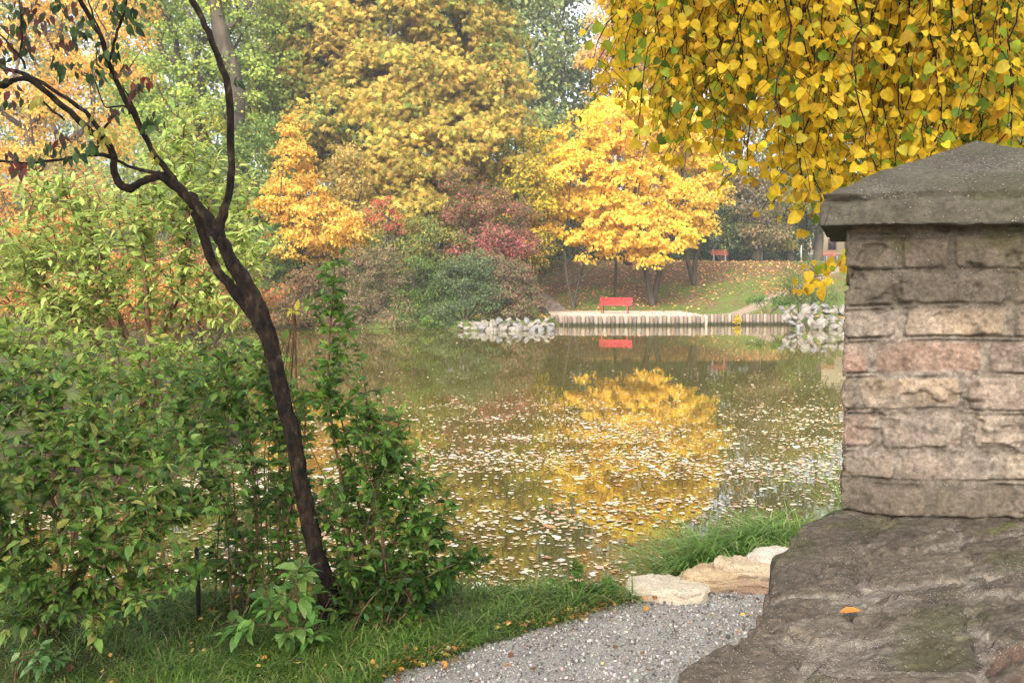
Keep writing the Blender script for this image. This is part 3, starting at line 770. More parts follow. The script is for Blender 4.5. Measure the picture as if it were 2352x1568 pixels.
YG = [(252,224,92),(240,216,90),(200,202,88),(160,178,78)]
yg_split = lambda p, r: 1.4+1.5*fbm(p[:,0]*.22, p[:,2]*.3, p[:,1]*.2, 7, 2)+.03*(p[:,2]-12)
bgtree('lime_tree', 'tall yellow-and-green tree with a double grey trunk', 500, 56,
    [(430,60,56,140,110),(560,40,56,110,120),(370,190,56,120,100),(520,200,55,120,90),(600,230,56,80,110),(450,310,56,110,80),(400,-120,56,220,120),(650,110,57,70,120),(330,330,56,100,90),(300,180,56,80,90)], 430, 84, TM, .2,
    YG, [3,2,1,1], .95, flat=.5, pal2=[(166,186,92),(142,166,82),(192,202,98)], w2=[3,2,2], split=yg_split, trunk_r=.5, bark=M_bark_far)
bgtree('grey_trunk_tree', 'grey straight trunk standing just right of the double trunk', 524, 54,
    [(560,-60,54,120,90)], 30, 50, TM, .2, YG, [2,2,2,2], .8, trunk_r=.42, bark=M_bark_far, group=None)
bgtree('understory_tree', 'dark green bushy tree under the tall yellow-and-green tree', 560, 52,
    [(560,420,52,120,110),(480,480,52,110,90),(600,330,53,70,80),(640,560,50,80,60)], 150, 75, TD, .2,
    [(120,146,74),(144,166,82),(98,124,64),(180,180,88)], [4,3,2,1], .75, trunk_r=.2)

CH1 = [(206,180,86),(190,170,80),(208,168,86),(172,168,80)]
CH2 = [(134,152,78),(112,136,66),(152,162,78),(166,164,78)]
bgtree('chestnut_tree', 'huge horse chestnut with tan-orange and olive fingered leaves', 930, 60,
    [(740,150,60,130,140),(880,60,60,150,110),(1060,70,60,120,110),(1120,200,59,90,110),(960,200,58,150,110),(800,290,58,130,90),(1010,320,57,150,90),(1130,330,58,80,80),(880,400,56,110,80),(1000,440,56,110,70),(930,500,55,90,55),(700,330,60,80,80),(820,-90,60,160,110),(1060,-90,60,150,110),(700,30,61,90,110),(960,-10,59,120,80),(770,60,58.5,90,80),(740,240,59,80,80),(650,200,60,60,90),(870,170,57.5,90,80)],
    1150, 90, TS, .27, CH1, [4,4,2,3], 1.05, flat=.5, droop=.5,
    pal2=CH2, w2=[3,3,3,2], split=lambda p, r: -.26+.050*(p[:,2]-4)+.8*fbm(p[:,0]*.18, p[:,2]*.3, p[:,1]*.18, 3, 2)+.02*p[:,0], trunk_r=.55, twigr=.02, jit=.2, cl_jit=.14)
bgtree('slim_orange_tree', 'slim pointed tree with glowing orange-yellow leaves left of the chestnut', 700, 50,
    [(680,310,50,32,50),(680,380,50,55,60),(690,450,50,85,55),(640,440,50,50,30),(730,510,49.5,105,55),(690,560,49.5,90,45),(620,470,50,45,25),(790,540,49.5,60,40)],
    240, 62, TD, .17, [(252,206,96),(244,192,88),(232,178,90),(204,172,80)], [5,4,2,1], .5, flat=.5, trunk_r=.12, seg=.8)
bgtree('rusty_tree', 'thin rusty-orange tree between the slim orange tree and the chestnut', 800, 53,
    [(790,350,53,40,50),(800,430,53,50,60),(820,500,52.5,50,40)], 60, 60, TD, .17,
    [(206,176,104),(190,164,94),(160,160,86),(214,180,104)], [3,3,2,2], .6, flat=.5, trunk_r=.12, seg=.8)
bgtree('peach_tree', 'tall peach-coloured tree rising above the yellow maples', 1440, 74,
    [(1430,40,74,100,110),(1370,150,74,55,60),(1470,160,74,110,80),(1540,60,74,120,130),(1440,-110,74,130,90)], 190, 70, TD, .26,
    [(234,190,116),(230,176,108),(208,172,102),(238,198,112)], [4,3,2,2], 1.0, flat=.55, trunk_r=.35)
bgtree('golden_sapling', 'small golden-green tree left of the yellow maples', 1200, 58,
    [(1190,390,58,65,55),(1230,330,59,45,45),(1160,450,58,60,50),(1240,430,58,45,60)], 110, 60, TD, .2,
    [(206,180,64),(180,168,60),(226,190,66),(120,134,54)], [3,3,2,2], .65, trunk_r=.12)
MP = [(255,220,72),(252,212,66),(255,226,96),(236,200,60)]
MP2 = [(252,206,88),(248,196,84),(254,214,98)]
msplit = lambda p, r: 1.25-.08*(p[:,2]-4)
def maple(label, px, D, lobes, ncl, stems, tr, tops):
    b_ = gz(px, D)
    return plant('maple_tree', label, 'tree', b_, [L(*l) for l in lobes], ncl, 70, TM, .23, MP, [4,3,2,1], .6, flat=.45, group='yellow maples on the leaf-strewn slope',
        pal2=MP2, w2=[2,1,1], split=msplit, bark=M_bark_far, trunk_r=tr, trunk_top=tops, stems=stems, shell=.55, cl_jit=.08, jit=.07, droop=.6, seg=1.0, twigr=.012)
maple('yellow maple leaning on two pale thin stems at the left of the maple group', 1314, 60,
    [(1320,400,60,95,65),(1270,490,59,50,35),(1350,500,59,85,60),(1340,325,61,90,75),(1275,400,60.5,60,50),(1235,470,60,45,45),(1215,530,59.5,32,26),(1360,560,58.5,50,32),(1255,420,60,35,35)], 170, 2, .13, P(1330, 520, 60))
maple('slender yellow maple with one thin trunk in the middle of the maple group', 1412, 63,
    [(1400,270,63,60,50),(1420,360,62,90,60),(1410,450,61,80,60),(1440,230,64,50,40)], 130, 1, .09, P(1414, 500, 62))
maple('largest yellow maple, forked into two dark stems behind the red bench', 1496, 61,
    [(1490,290,61,120,80),(1470,420,60,110,65),(1460,520,59,85,50),(1495,570,58.5,45,28),(1560,450,60,70,60),(1540,530,59,60,45),(1430,470,59,60,40)], 230, 2, .26, P(1500, 520, 61))
maple('yellow maple with a low forked trunk at the right of the maple group', 1590, 65,
    [(1590,370,65,75,70),(1620,440,64,50,55),(1560,300,65,80,60),(1600,510,63.5,42,40)], 140, 2, .22, P(1592, 500, 64.5))
bgbush('red_shrub', 'raspberry-red and bronze shrub beneath the chestnut', 1110, 52,
    [(1070,410,52,58,30),(1110,460,52,80,40),(1170,500,51.5,60,50),(1060,480,52,50,40),(1190,550,51,50,35),(1110,560,51,90,50)], 210, 60, TD, .13,
    [(186,104,106),(172,98,98),(156,110,92),(130,116,82)], [4,3,2,1], .5,
    pal2=[(140,112,80),(104,116,64),(160,104,84)], w2=[3,2,2], split=lambda p, r: .1+.28*(p[:,2]-3.2), trunk_r=.12)
bgbush('scarlet_shrub', 'small scarlet shrub between the rusty tree and the chestnut', 885, 50,
    [(880,470,50,30,26),(905,510,50,26,26),(850,500,50,26,18)], 24, 34, TD, .11, [(214,104,84),(196,110,80),(160,116,76)], [3,3,2], .35)
BR = [(142,124,94),(162,126,102),(112,122,74),(126,134,80)]
bgbush('bronze_bush', 'rounded bronze-brown bush at the shoreline, largest of the shore bushes', 850, 47.5,
    [(830,640,47.5,100,55),(900,620,47.5,80,50),(790,700,47,90,45),(880,705,46.7,90,42),(850,585,48,70,30),(860,735,45.6,100,20),(800,720,46,60,30)], 300, 58, TD, .10, BR, [4,3,2,2], .42)
bgbush('green_bush', 'leaf-green bush overhanging the water beside the bronze bush', 960, 47.2,
    [(965,640,47.2,70,60),(990,690,46.8,60,50),(940,720,46.2,50,32),(960,738,45.5,70,16)], 150, 55, TD, .10, [(96,122,56),(118,140,62),(140,150,60),(76,98,52)], [4,3,1,2], .4)
bgbush('grey_bush', 'grey-green willow-like bush directly above the left rock heap', 1070, 47,
    [(1060,640,47,70,55),(1110,680,46.7,60,45),(1030,715,45.6,50,32),(1090,600,47.5,60,30)], 170, 55, TD, .10, [(112,128,92),(96,116,78),(128,136,84),(96,110,60)], [4,3,1,2], .4)
bgbush('rosy_bush', 'rosy-grey bush next to the stairs at the end of the shore bushes', 1180, 47.6,
    [(1180,640,47.6,60,50),(1215,690,47.2,40,40),(1160,700,47,60,40),(1150,600,48,50,30)], 170, 55, TD, .10, [(140,112,92),(118,122,84),(156,110,96),(104,116,66)], [3,3,2,2], .4)
bgbush('mixed_thicket', 'pale green thicket behind the shore bushes under the red shrub', 940, 51,
    [(900,560,51,90,40),(1000,560,51,90,40),(960,520,52,70,40)], 130, 55, TD, .14, [(110,130,70),(140,150,74),(150,130,80),(190,170,70)], [4,3,2,1], .5)
bgbush('yellow_thicket', 'yellow-flecked bush at the top of the stairs', 1225, 56,
    [(1215,590,56,40,35),(1240,560,57,36,30),(1190,560,56,40,40)], 60, 50, TD, .15, [(214,178,60),(120,120,54),(90,100,46)], [3,3,2], .45)
bgbush('shore_bush', 'pinkish brown bush leaning over the water behind the leaning trunk', 690, 46.5,
    [(690,680,46.5,70,60),(620,710,45.6,80,46),(740,640,47,50,50),(720,730,45.6,70,26)], 150, 55, TD, .11, [(150,112,86),(128,108,76),(170,130,90),(110,120,64)], [3,3,2,2], .45)
bgbush('shore_bush', 'olive shore bush seen through the stems left of the leaning trunk', 520, 45.5,
    [(520,690,45.5,90,60),(420,700,45,90,60),(560,620,47,70,40),(520,735,45.2,100,24)], 150, 55, TD, .11, [(132,134,78),(116,126,70),(160,144,86)], [3,3,2], .45)
WB = ['behind the orange shrub at the left edge', 'behind the left part of the elder', 'behind the middle of the elder', 'under the tall yellow-and-green tree', 'behind the foot of the slim orange tree', 'behind the rusty tree', 'under the huge chestnut', 'behind the raspberry-red shrub', 'behind the yellow-flecked bush by the stairs']
for k, px in enumerate([-40, 130, 300, 470, 640, 800, 960, 1110, 1230]):
    bgbush('wood_bush', 'olive bush on the floor of the wood, '+WB[k], px, 66+3*(k % 3), [(px, 560, 66+3*(k % 3), 95, 60), (px+30, 480, 69+3*(k % 3), 90, 60)], 110, 60, TD, .24, [(104,114,66),(126,130,74),(84,98,56),(150,136,76)], [3,3,2,2], .9, group='bushes on the floor of the wood')
bgbush('shore_bush', 'rust-coloured shore bush behind the elder', 250, 36,
    [(260,690,36,140,70),(120,680,36,120,80)], 150, 55, TD, .12, [(180,120,74),(140,110,66),(196,140,80)], [3,3,2], .5)
bgbush('shore_bush', 'grey-green leafy mass behind the slim orange tree', 700, 53,
    [(700,610,53,110,40),(600,590,54,100,60)], 110, 55, TD, .14, [(110,116,76),(130,124,78),(150,130,80)], [3,3,2], .5)
# right half: trees round the upper path
GR = [(108,116,66),(90,100,56),(134,130,80),(150,132,96)]
for px, D, lab, lobes, pal, w in [
 (1660, 80, 'dense green tree above the upper bench with pale flecks', [(1660,470,80,55,60),(1640,400,81,60,60),(1690,540,79,40,30)], [(104,118,64),(140,146,76),(84,98,52)], [3,2,2]),
 (1735, 78, 'brownish twiggy tree right of the upper bench', [(1735,470,78,60,55),(1760,530,77,50,30),(1720,400,79,60,50)], [(140,124,92),(120,118,74),(158,134,92)], [3,3,2]),
 (1812, 80, 'yellow-olive tree with dark trunk before the cream building', [(1810,460,80,50,60),(1800,540,79,36,24),(1830,390,81,60,50)], [(150,144,78),(170,150,80),(110,118,62)], [3,2,2]),
 (1874, 82, 'leafy dark tree hugging the pillar side of the cream building', [(1880,500,82,50,34),(1890,430,82,60,50)], GR, [3,3,2,1])]:
    bgtree('park_tree', lab, px, D, lobes, 95, 70, TD, .24, pal, w, .9, flat=.55, trunk_r=.38, group='trees along the upper path')
for k, (px, D, lab) in enumerate([
 (1245, 86, 'dark hedge bush behind the yellow-flecked bush'), (1330, 90, 'dark hedge bush seen under the left maple'), (1420, 92, 'dark hedge bush seen under the middle maple'),
 (1510, 90, 'dark hedge bush behind the forked maple'), (1590, 88, 'dark hedge bush left of the upper bench'), (1700, 92, 'dark hedge bush right behind the upper bench'), (1790, 94, 'dark hedge bush beside the cream building')]):
    bgbush('hedge_bush', lab, px, D, [(px, 545, D, 75, 42), (px+30, 500, D+3, 70, 40), (px-10, 582, D-2, 80, 20)], 130, 55, TD, .26, [(66,84,44),(84,98,50),(54,70,40),(110,112,56)], [4,3,3,1], .85, group='dark bushes behind the slope')
bgbush('willow_sapling', 'feathery green sapling on the far bank behind the right rock heap', 1840, 49.5,
    [(1845,625,49.5,40,40),(1830,665,49,45,30),(1895,680,48.5,40,24)], 70, 45, T_diamond(.12), .15, [(96,118,60),(116,130,66),(130,120,80)], [3,3,1], .5, stems=5, trunk_r=.07)
bgbush('shore_sprig', 'tiny yellow sprig growing in front of the log edging', 1692, 49.9, [(1692,737,49.9,8,8)], 8, 26, TD, .08, [(220,190,60),(190,180,60)], [3,1], .14, stems=2, trunk_r=.02, minleafz=.1)
bgbush('path_shrub', 'low dark-green clump by the path above the right rock heap', 1760, 52.5, [(1780,690,52.5,60,12)], 30, 40, TD, .10, [(90,120,56),(110,136,60)], [3,1], .3, trunk_r=.04)

# ---------------- stairs, terrace, log edging, benches, poles, building on the far bank
M_wood = noise_mat('weathered_log', [(.3, srgb(70,60,52)), (.55, srgb(112,98,88)), (.8, srgb(146,132,120))], scale=3, rough=.9, bump=.6, bdist=.01, bscale=22, stretch=(1,1,.15))
M_pave = noise_mat('terrace_paving', [(.3, srgb(138,120,102)), (.6, srgb(168,152,134)), (.8, srgb(186,172,154))], scale=1.4, rough=.95, bump=.3, bdist=.01, bscale=30)
def tfront(x): return 49.25+.014*(x-5.4)**2+.9*ss(2.9, 2.0, x)
r = rng_for('terrace')
tx = np.linspace(2.0, 9.75, 60); mb = MB()
fr = tfront(tx)+.12; bk = np.full(60, 57.8); V = np.concatenate([np.stack([tx, fr, np.full(60, .47)], 1), np.stack([tx, bk, np.full(60, .5)], 1), np.stack([tx, fr, np.full(60, .0)], 1)])
i = np.arange(59); Q = np.vstack([np.stack([i, i+1, i+61, i+60], 1), np.stack([i+120, i+121, i+1, i], 1)])
o = np_mesh('terrace_paving', V, [Q], M_pave, loc=(5.8, 53, .47)); props(o, kind='structure')
M_logc = attr_mat('log_edging', rough=.9, speck=0, nscale=14, bump=.5, bdist=.01)
def palisade(label, xs_, ys_, top, rad):
    t = empty('log_palisade', (float(np.mean(xs_)), float(np.mean(ys_)), 0)); props(t, label, 'palisade')
    metas = []
    for k in range(5):
        mb = MB(); rr = rad*r.uniform(.92, 1.08); pts = np.array([[0,0,-.5],[0,0,.02],[0,0,.08],[0,0,.18],[0,0,top*.6],[r.normal()*.01,0,top-.02],[0,0,top+r.uniform(-.01,.02)]])
        mb.tube(pts, [rr, rr, rr, rr, rr*1.01, rr*.98, rr*.9], n=12, jit=.02, rng=r)
        zc = np.vstack(mb.V)[:, 2]; tone = np.array([srgb(138,124,110), srgb(118,104,90), srgb(148,134,120), srgb(126,108,92), srgb(110,100,92)])[k]
        cl_ = tone*(1-ss(.17, .06, zc))[:, None]+srgb(50,50,30)*ss(.17, .06, zc)[:, None]
        o_ = mb.build('log', M_logc, t, loc=(0,0,0), smooth=True, col=cl_, msk=np.zeros(len(zc))); metas.append(o_.data)
        o_.location = (xs_[k]-t.location[0], ys_[k]-t.location[1], 0)
    for k in range(5, len(xs_)):
        o_ = bpy.data.objects.new('log', metas[k % 5]); COL.objects.link(o_); o_.parent = t
        o_.location = (xs_[k]-t.location[0], ys_[k]-t.location[1], r.normal()*.012); o_.rotation_euler = (r.normal()*.01, r.normal()*.012, r.uniform(0, 6.28))
lx = np.arange(2.05, 9.65, .212); palisade('tall palisade of grey logs holding the terrace edge under the red bench', lx, tfront(lx), .46, .1)
lx2 = np.arange(9.8, 14.2, .18); palisade('lower palisade of thin brown logs running from the terrace to the right rock heap', lx2, 50.5+.02*(lx2-9.8), .5, .085)
mb = MB()
st = empty('garden_stairs', (2.35, 58.5, .5)); props(st, 'narrow flight of log steps climbing behind the rosy bush', 'stairs')
for k in range(9):
    m_ = MB(); m_.box((2.62-.13*k, 57.3+.36*k, .52+.115*k-.25), (1.15, .30, .6), rot=.22, bev=.02); m_.build('step', M_wood, st)
M_red = noise_mat('red_paint', [(.3, srgb(176,40,46)), (.6, srgb(204,56,62)), (.8, srgb(214,72,76))], scale=6, rough=.45, bump=.1, bdist=.002, spec=.5)
M_iron = plain('dark_iron', srgb(58, 40, 34), .6)
M_brownwood = noise_mat('brown_wood', [(.3, srgb(120,60,40)), (.7, srgb(176,92,62))], scale=6, rough=.7, bump=.2, bdist=.003)
M_concrete = noise_mat('pale_concrete', [(.3, srgb(150,148,142)), (.7, srgb(196,192,184))], scale=8, rough=.9, bump=.3)
def bench(name, label, loc, rz, length, mslat, mleg, redfeet=True, seat_h=.44):
    t = empty(name, loc, rz); props(t, label, 'bench')
    def put(mb, nm, mat):
        o_ = mb.build(nm, mat, None, loc=(0,0,0)); o_.parent = t; return o_
    mb = MB()
    for k in range(5): mb.box((0, .20+.030*k, seat_h+.06+.078*k), (length, .022, .044), bev=.005, tilt=-.25)
    put(mb, 'backrest', mslat)
    mb = MB()
    for k in range(6): mb.box((0, .15-.078*k, seat_h+(.012 if k < 5 else -.004)), (length, .058, .028), bev=.006)
    put(mb, 'seat', mslat)
    for s in (-1, 1):
        x_ = s*(length/2-.2)
        mb = MB(); mb.tube(spline([(x_, .40, seat_h+.44), (x_, .22, seat_h), (x_, .30, .0)], 5), .022, n=8); mb.box((x_, .30, .008), (.06, .1, .016)); put(mb, 'rear_leg', mleg)
        mb = MB(); mb.tube(spline([(x_, .2, seat_h-.02), (x_, -.18, seat_h-.02), (x_, -.25, seat_h-.06), (x_, -.22, .0)], 5), .022, n=8); mb.box((x_, -.22, .008), (.06, .1, .016)); put(mb, 'front_leg', mslat if redfeet else mleg)
    return t
bp_ = P(1413, 722, 53.0); bench('red_bench', 'bright red slatted bench alone on the pale terrace', (bp_[0], 53.0, .475), math.radians(-14), 1.75, M_red, M_iron, seat_h=.46)
def bpos(px, D): a_ = at(px, D); return (a_[0], a_[1], a_[2]-.01)
bench('park_bench', 'brown slatted bench with pale ends on top of the slope right of the maples', bpos(1651, 77.5), math.radians(-4), 1.3, M_brownwood, M_concrete, False, .5)
bench('park_bench', 'dark brown bench half hidden behind the left maple at the top of the slope', bpos(1294, 77.5), math.radians(12), 1.5, plain('dark_wood', srgb(96,52,44), .7), M_concrete, False, .5)
bench('park_bench', 'orange-brown bench in front of the cream building next to the pillar edge', bpos(1906, 76.5), math.radians(3), 1.2, M_brownwood, M_concrete, False, .42)
def pole(label, px, D, h):
    b_ = at(px, D); t = empty('metal_pole', tuple(b_)); props(t, label, 'pole')
    mb = MB(); mb.tube([b_-[0,0,.1], b_+[0,0,h*.5], b_+[0,0,h]], .045, n=10); mb.build('shaft', M_concrete, t, smooth=True)
    mb = MB(); mb.tube([b_+[0,0,h-.02], b_+[0,0,h+.04], b_+[0,0,h+.07]], [.06,.06,.02], n=10); mb.build('cap', M_iron, t)
pole('thin grey pole on the slope crest before the cream building', 1838, 76.5, 1.25)
pole('thin grey pole between the upper bench and the cream building', 1748, 78, 1.35)

# cream building
def building():
    D = 112; b_ = at(1895, D); x0, x1 = (1800-1176)/F*D, (2150-1176)/F*D; zb_ = b_[2]-.3; zt_ = P(1900, 520, D)[2]+2.2
    t = empty('cream_building', ((x0+x1)/2, D+4, b_[2])); props(t, 'cream rendered building with grey plinth behind the trees at the right', 'building')
    mc = noise_mat('cream_render', [(.3, srgb(226,204,168)), (.7, srgb(240,222,190))], scale=.8, rough=.9, bump=.2, bdist=.01)
    mb = MB(); mb.box(((x0+x1)/2, D+4, (zb_+zt_)/2), (x1-x0, 8, zt_-zb_)); mb.build('wall', mc, t)
    mb = MB(); mb.box(((x0+x1)/2, D+4, zb_+.75), (x1-x0+.12, 8.12, .9)); mb.build('plinth', plain('grey_plinth', srgb(126,124,128), .9), t)
    mb = MB(); mb.box(((x0+x1)/2, D+4, zb_+1.24), (x1-x0+.16, 8.16, .1)); mb.build('plinth_moulding', plain('white_trim', srgb(228,222,214), .8), t)
    mb = MB(); rz_ = zt_; 
    V = np.array([(x0-.5,D-.6,rz_),(x1+.5,D-.6,rz_),(x1+.5,D+8.6,rz_),(x0-.5,D+8.6,rz_),(x0+3,D+4,rz_+2.6),(x1-3,D+4,rz_+2.6)])
    mb.add(V, [[0,1,5,4],[2,3,4,5],[3,2,1,0]], [[1,2,5],[3,0,4]]); mb.build('roof', noise_mat('roof_tiles', [(.3, srgb(110,62,46)), (.7, srgb(150,84,60))], scale=4, rough=.9), t)
    mw = plain('window_dark', srgb(60, 56, 60), .2); mt = plain('window_red_frame', srgb(150, 84, 66), .6)
    for px in (1836, 1872, 1908, 1946, 1990, 2035, 2080):
        x_ = (px-1176)/F*D; zz_ = zb_+2.3
        mb = MB(); mb.box((x_, D-.04, zz_), (.95, .08, 1.25)); w_ = mb.build('window', mt, t)
        w_.parent = t
        mb = MB(); mb.box((x_-.21, D-.085, zz_), (.34, .03, 1.08)); mb.box((x_+.21, D-.085, zz_), (.34, .03, 1.08)); p_ = mb.build('pane', mw, None, loc=(0,0,0)); p_.parent = w_; p_.location = (-t.location[0], -t.location[1], -t.location[2])
building()

# ---------------- rocks
import bmesh
M_rock = noise_mat('pale_rock', [(.3, srgb(80,74,64)), (.5, srgb(124,117,106)), (.75, srgb(156,149,138))], scale=2.2, rough=.9, bump=.6, bdist=.03, bscale=9)
M_rock2 = noise_mat('grey_rock', [(.3, srgb(84,82,79)), (.55, srgb(118,115,112)), (.8, srgb(146,142,137))], scale=2.2, rough=.9, bump=.6, bdist=.03, bscale=9)
r = rng_for('rocks'); rock_me = []
for k in range(10):
    bm = bmesh.new(); pts = unit(r.normal(size=(15, 3)))*np.array([1, .8, .72])*r.uniform(.85, 1.1, (15, 1))
    for p in pts: bm.verts.new(p*.5)
    res = bmesh.ops.convex_hull(bm, input=bm.verts); 
    bmesh.ops.delete(bm, geom=[v for v in bm.verts if not v.link_faces], context='VERTS')
    bmesh.ops.bevel(bm, geom=list(bm.edges), offset=.045, segments=2, affect='EDGES', profile=.6)
    me = bpy.data.meshes.new('rock'); bm.to_mesh(me); bm.free(); me.materials.append(M_rock if k < 7 else M_rock2); rock_me.append(me)
ROCKS = []
def rock(x, y, z, s, label, group, row=0):
    o_ = bpy.data.objects.new('boulder', rock_me[r.integers(10)]); COL.objects.link(o_)
    o_.location = (x, y, z); o_.scale = (s*r.uniform(.85, 1.15), s*r.uniform(.8, 1.1), s*r.uniform(.8, 1.1)); o_.rotation_euler = (r.normal()*.5, r.normal()*.5, r.uniform(0, 6.28))
    props(o_, label, 'boulder', group); ROCKS.append((o_, group, row, x))
for row_, (yy, zz_, n_) in enumerate([(43.9, .03, 13), (44.25, .18, 13), (44.65, .34, 10)]):
    for k in range(n_):
        x = -2.35+(k+.5*(row_ % 2)+r.uniform(-.2,.2))*4.3/n_
        if row_ == 2 and x < -1: continue
        y_ = yy-.35*ss(0, 2, x)*0+r.uniform(-.1,.1)+.6*ss(-1.2, -2.4, x)
        rock(x, y_, zz_+r.uniform(-.05,.06), r.uniform(.42, .70)*(1-.05*row_), 'pale angular boulder in the low heap left of the log palisade', 'boulders in the left heap', row_)
for row_, (yy, zz_, n_) in enumerate([(45.2, .06, 14), (45.55, .28, 14), (45.9, .5, 14), (46.3, .72, 13), (46.7, .92, 11)]):
    for k in range(n_):
        x = 12.6+(k+.5*(row_ % 2)+r.uniform(-.35,.35))*5.4/n_
        if row_ == 0 and x < 12.9: continue
        rock(x, yy+r.uniform(-.1,.1), zz_+r.uniform(-.05,.06), r.uniform(.46, .74), 'pale boulder in the tall heap between the thin logs and the pillar', 'boulders in the right heap', row_)

def ordinal(k):
    w_ = ['first','second','third','fourth','fifth','sixth','seventh','eighth','ninth','tenth','eleventh','twelfth','thirteenth','fourteenth','fifteenth']
    return w_[k]
RW = ['waterline', 'second', 'third', 'fourth', 'topmost']
for g_ in ('boulders in the left heap', 'boulders in the right heap'):
    for row_ in range(5):
        rr_ = sorted([q_ for q_ in ROCKS if q_[1] == g_ and q_[2] == row_], key=lambda q_: q_[3], reverse='left' in g_)
        for k, q_ in enumerate(rr_):
            q_[0]['label'] = ('pale angular' if 'left' in g_ else 'whitish')+' boulder, '+ordinal(k)+' from the logs in the '+RW[row_]+' row of the '+('left' if 'left' in g_ else 'right')+' heap'
def boulder(name, label, c, size, rz, seed, cols, strat=.5):
    r_ = np.random.default_rng(seed); nu_, nv_ = 160, 90
    th = np.linspace(0, 2*math.pi, nu_, endpoint=False)[None, :]; ph = np.linspace(-math.pi/2, math.pi/2, nv_)[:, None]
    e = .45; se = lambda v, p: np.sign(v)*np.abs(v)**p
    x_ = se(np.cos(ph), e)*se(np.cos(th), .7); y_ = se(np.cos(ph), e)*se(np.sin(th), .7); z_ = se(np.sin(ph), .6)*np.ones_like(th)
    k_ = 1+.30*fbm(x_*1.3+seed, y_*1.3, z_*1.3, seed, 3)+.03*fbm(x_*9, y_*9, z_*9, seed+1, 3)
    zq = z_+.1*fbm(x_*1.5, y_*1.5, 0, seed+2, 2)
    lay = np.floor(zq*3.2); k_ = k_*(1+.13*strat*(_hash(lay.astype(int), lay.astype(int)*0, lay.astype(int)*0, seed)-.5))
    x_, y_, z_ = x_*k_*size[0]/2, y_*k_*size[1]/2, z_*k_*size[2]/2+.012*fbm(x_*4, y_*4, 0, seed+5, 3)
    ca, sa = math.cos(rz), math.sin(rz)
    V = np.stack([x_*ca-y_*sa+c[0], x_*sa+y_*ca+c[1], z_+c[2]], -1)
    i_, j_ = np.meshgrid(np.arange(nu_), np.arange(nv_-1)); b0 = j_*nu_+i_; b1 = j_*nu_+(i_+1) % nu_
    Q_ = np.stack([b0, b1, b1+nu_, b0+nu_], -1).reshape(-1, 4)
    g_ = fbm(V[..., 0]*9, V[..., 1]*9, V[..., 2]*16, seed+3, 4)[..., None]
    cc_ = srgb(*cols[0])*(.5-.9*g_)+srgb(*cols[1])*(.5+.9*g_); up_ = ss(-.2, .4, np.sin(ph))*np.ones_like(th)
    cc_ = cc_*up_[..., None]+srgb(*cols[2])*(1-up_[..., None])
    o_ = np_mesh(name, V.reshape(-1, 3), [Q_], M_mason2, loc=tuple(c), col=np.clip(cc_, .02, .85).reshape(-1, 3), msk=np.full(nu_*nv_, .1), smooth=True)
    props(o_, label, 'stone', 'stones edging the gravel path'); return o_
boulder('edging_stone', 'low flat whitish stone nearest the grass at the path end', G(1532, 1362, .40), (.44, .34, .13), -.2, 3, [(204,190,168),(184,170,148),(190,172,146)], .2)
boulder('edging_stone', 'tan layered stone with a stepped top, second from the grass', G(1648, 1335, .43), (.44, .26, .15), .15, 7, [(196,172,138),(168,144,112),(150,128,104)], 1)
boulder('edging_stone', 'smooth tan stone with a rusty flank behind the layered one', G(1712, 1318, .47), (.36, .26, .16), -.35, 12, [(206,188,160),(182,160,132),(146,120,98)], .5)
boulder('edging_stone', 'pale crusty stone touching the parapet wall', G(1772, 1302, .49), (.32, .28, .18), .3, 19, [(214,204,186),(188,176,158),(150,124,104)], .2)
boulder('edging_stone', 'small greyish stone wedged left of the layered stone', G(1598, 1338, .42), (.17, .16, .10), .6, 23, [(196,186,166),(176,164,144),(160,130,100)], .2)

# ---------------- floating leaves
r = rng_for('float'); pts = []
def dens(x, y):
    px = 1176+F*x/y
    d = 1.15*ss(17.5, 10.5, y+1.2*fbm(x*.35, y*.3, 0, 61, 3)*3)
    d = d*(.12+1.9*np.clip(fbm(x*.7, y*1.5, 0, 62, 4)+.28, 0, 1))
    d = d+ .10*ss(26, 14, y)*np.clip(.4+2*fbm(x*.25, y*.6, 0, 63, 3), 0, 1)
    d = d+.35*ss(1, 4, x-.1*y)*ss(26, 14, y)*np.clip(fbm(x*.4, y*.9, 0, 64, 3)*2.2, 0, 1)
    d = d*(1-.75*ss(9.6, 7.6, y)*ss(.2, 1.4, x)*ss(4.5,3,x)) + .004
    return d
n = 90000; y = r.uniform(5.8, 27, n); x = r.uniform(-.62, .62, n)*y; x += .2
k = (r.random(n) < dens(x, y)*y/22*1.55) & (shore(x, y) > .04); x, y = x[k], y[k]
nf = 520; yf = 27+18*r.random(nf)**1.3; xf = r.uniform(-.35, .5, nf)*yf; k = shore(xf, yf) > .3
x = np.concatenate([x, xf[k]]); y = np.concatenate([y, yf[k]]); n = len(x)
pos = np.stack([x, y, np.full(n, .006)], 1); an = r.uniform(0, 6.28, n)
ax = np.stack([np.cos(an), np.sin(an), r.normal(size=n)*.035+.01], 1); nm = np.stack([r.normal(size=n)*.06, r.normal(size=n)*.06, np.ones(n)], 1)
col = palette(r, [(244,222,190),(232,198,158),(200,146,90),(250,236,214),(166,122,84),(222,204,142)], [5,4,2,4,1,1.2], n, .1)  # palest creams put the sky's gleam on the leaves into their colour
M_float = leaf_mat('leaf_wet', .38, .08, .5)
half = n
o = leaf_obj('floating_leaves', T_leaf(.36, -.05, .035), pos, ax, nm, r.gamma(7, .0054, n)*(1+.5*(r.random(n) < .12))+.004, col, M_float, loc=(0, 12, 0)); props(o, 'fallen leaves drifting on the pond, thickest near the close bank', kind='stuff')
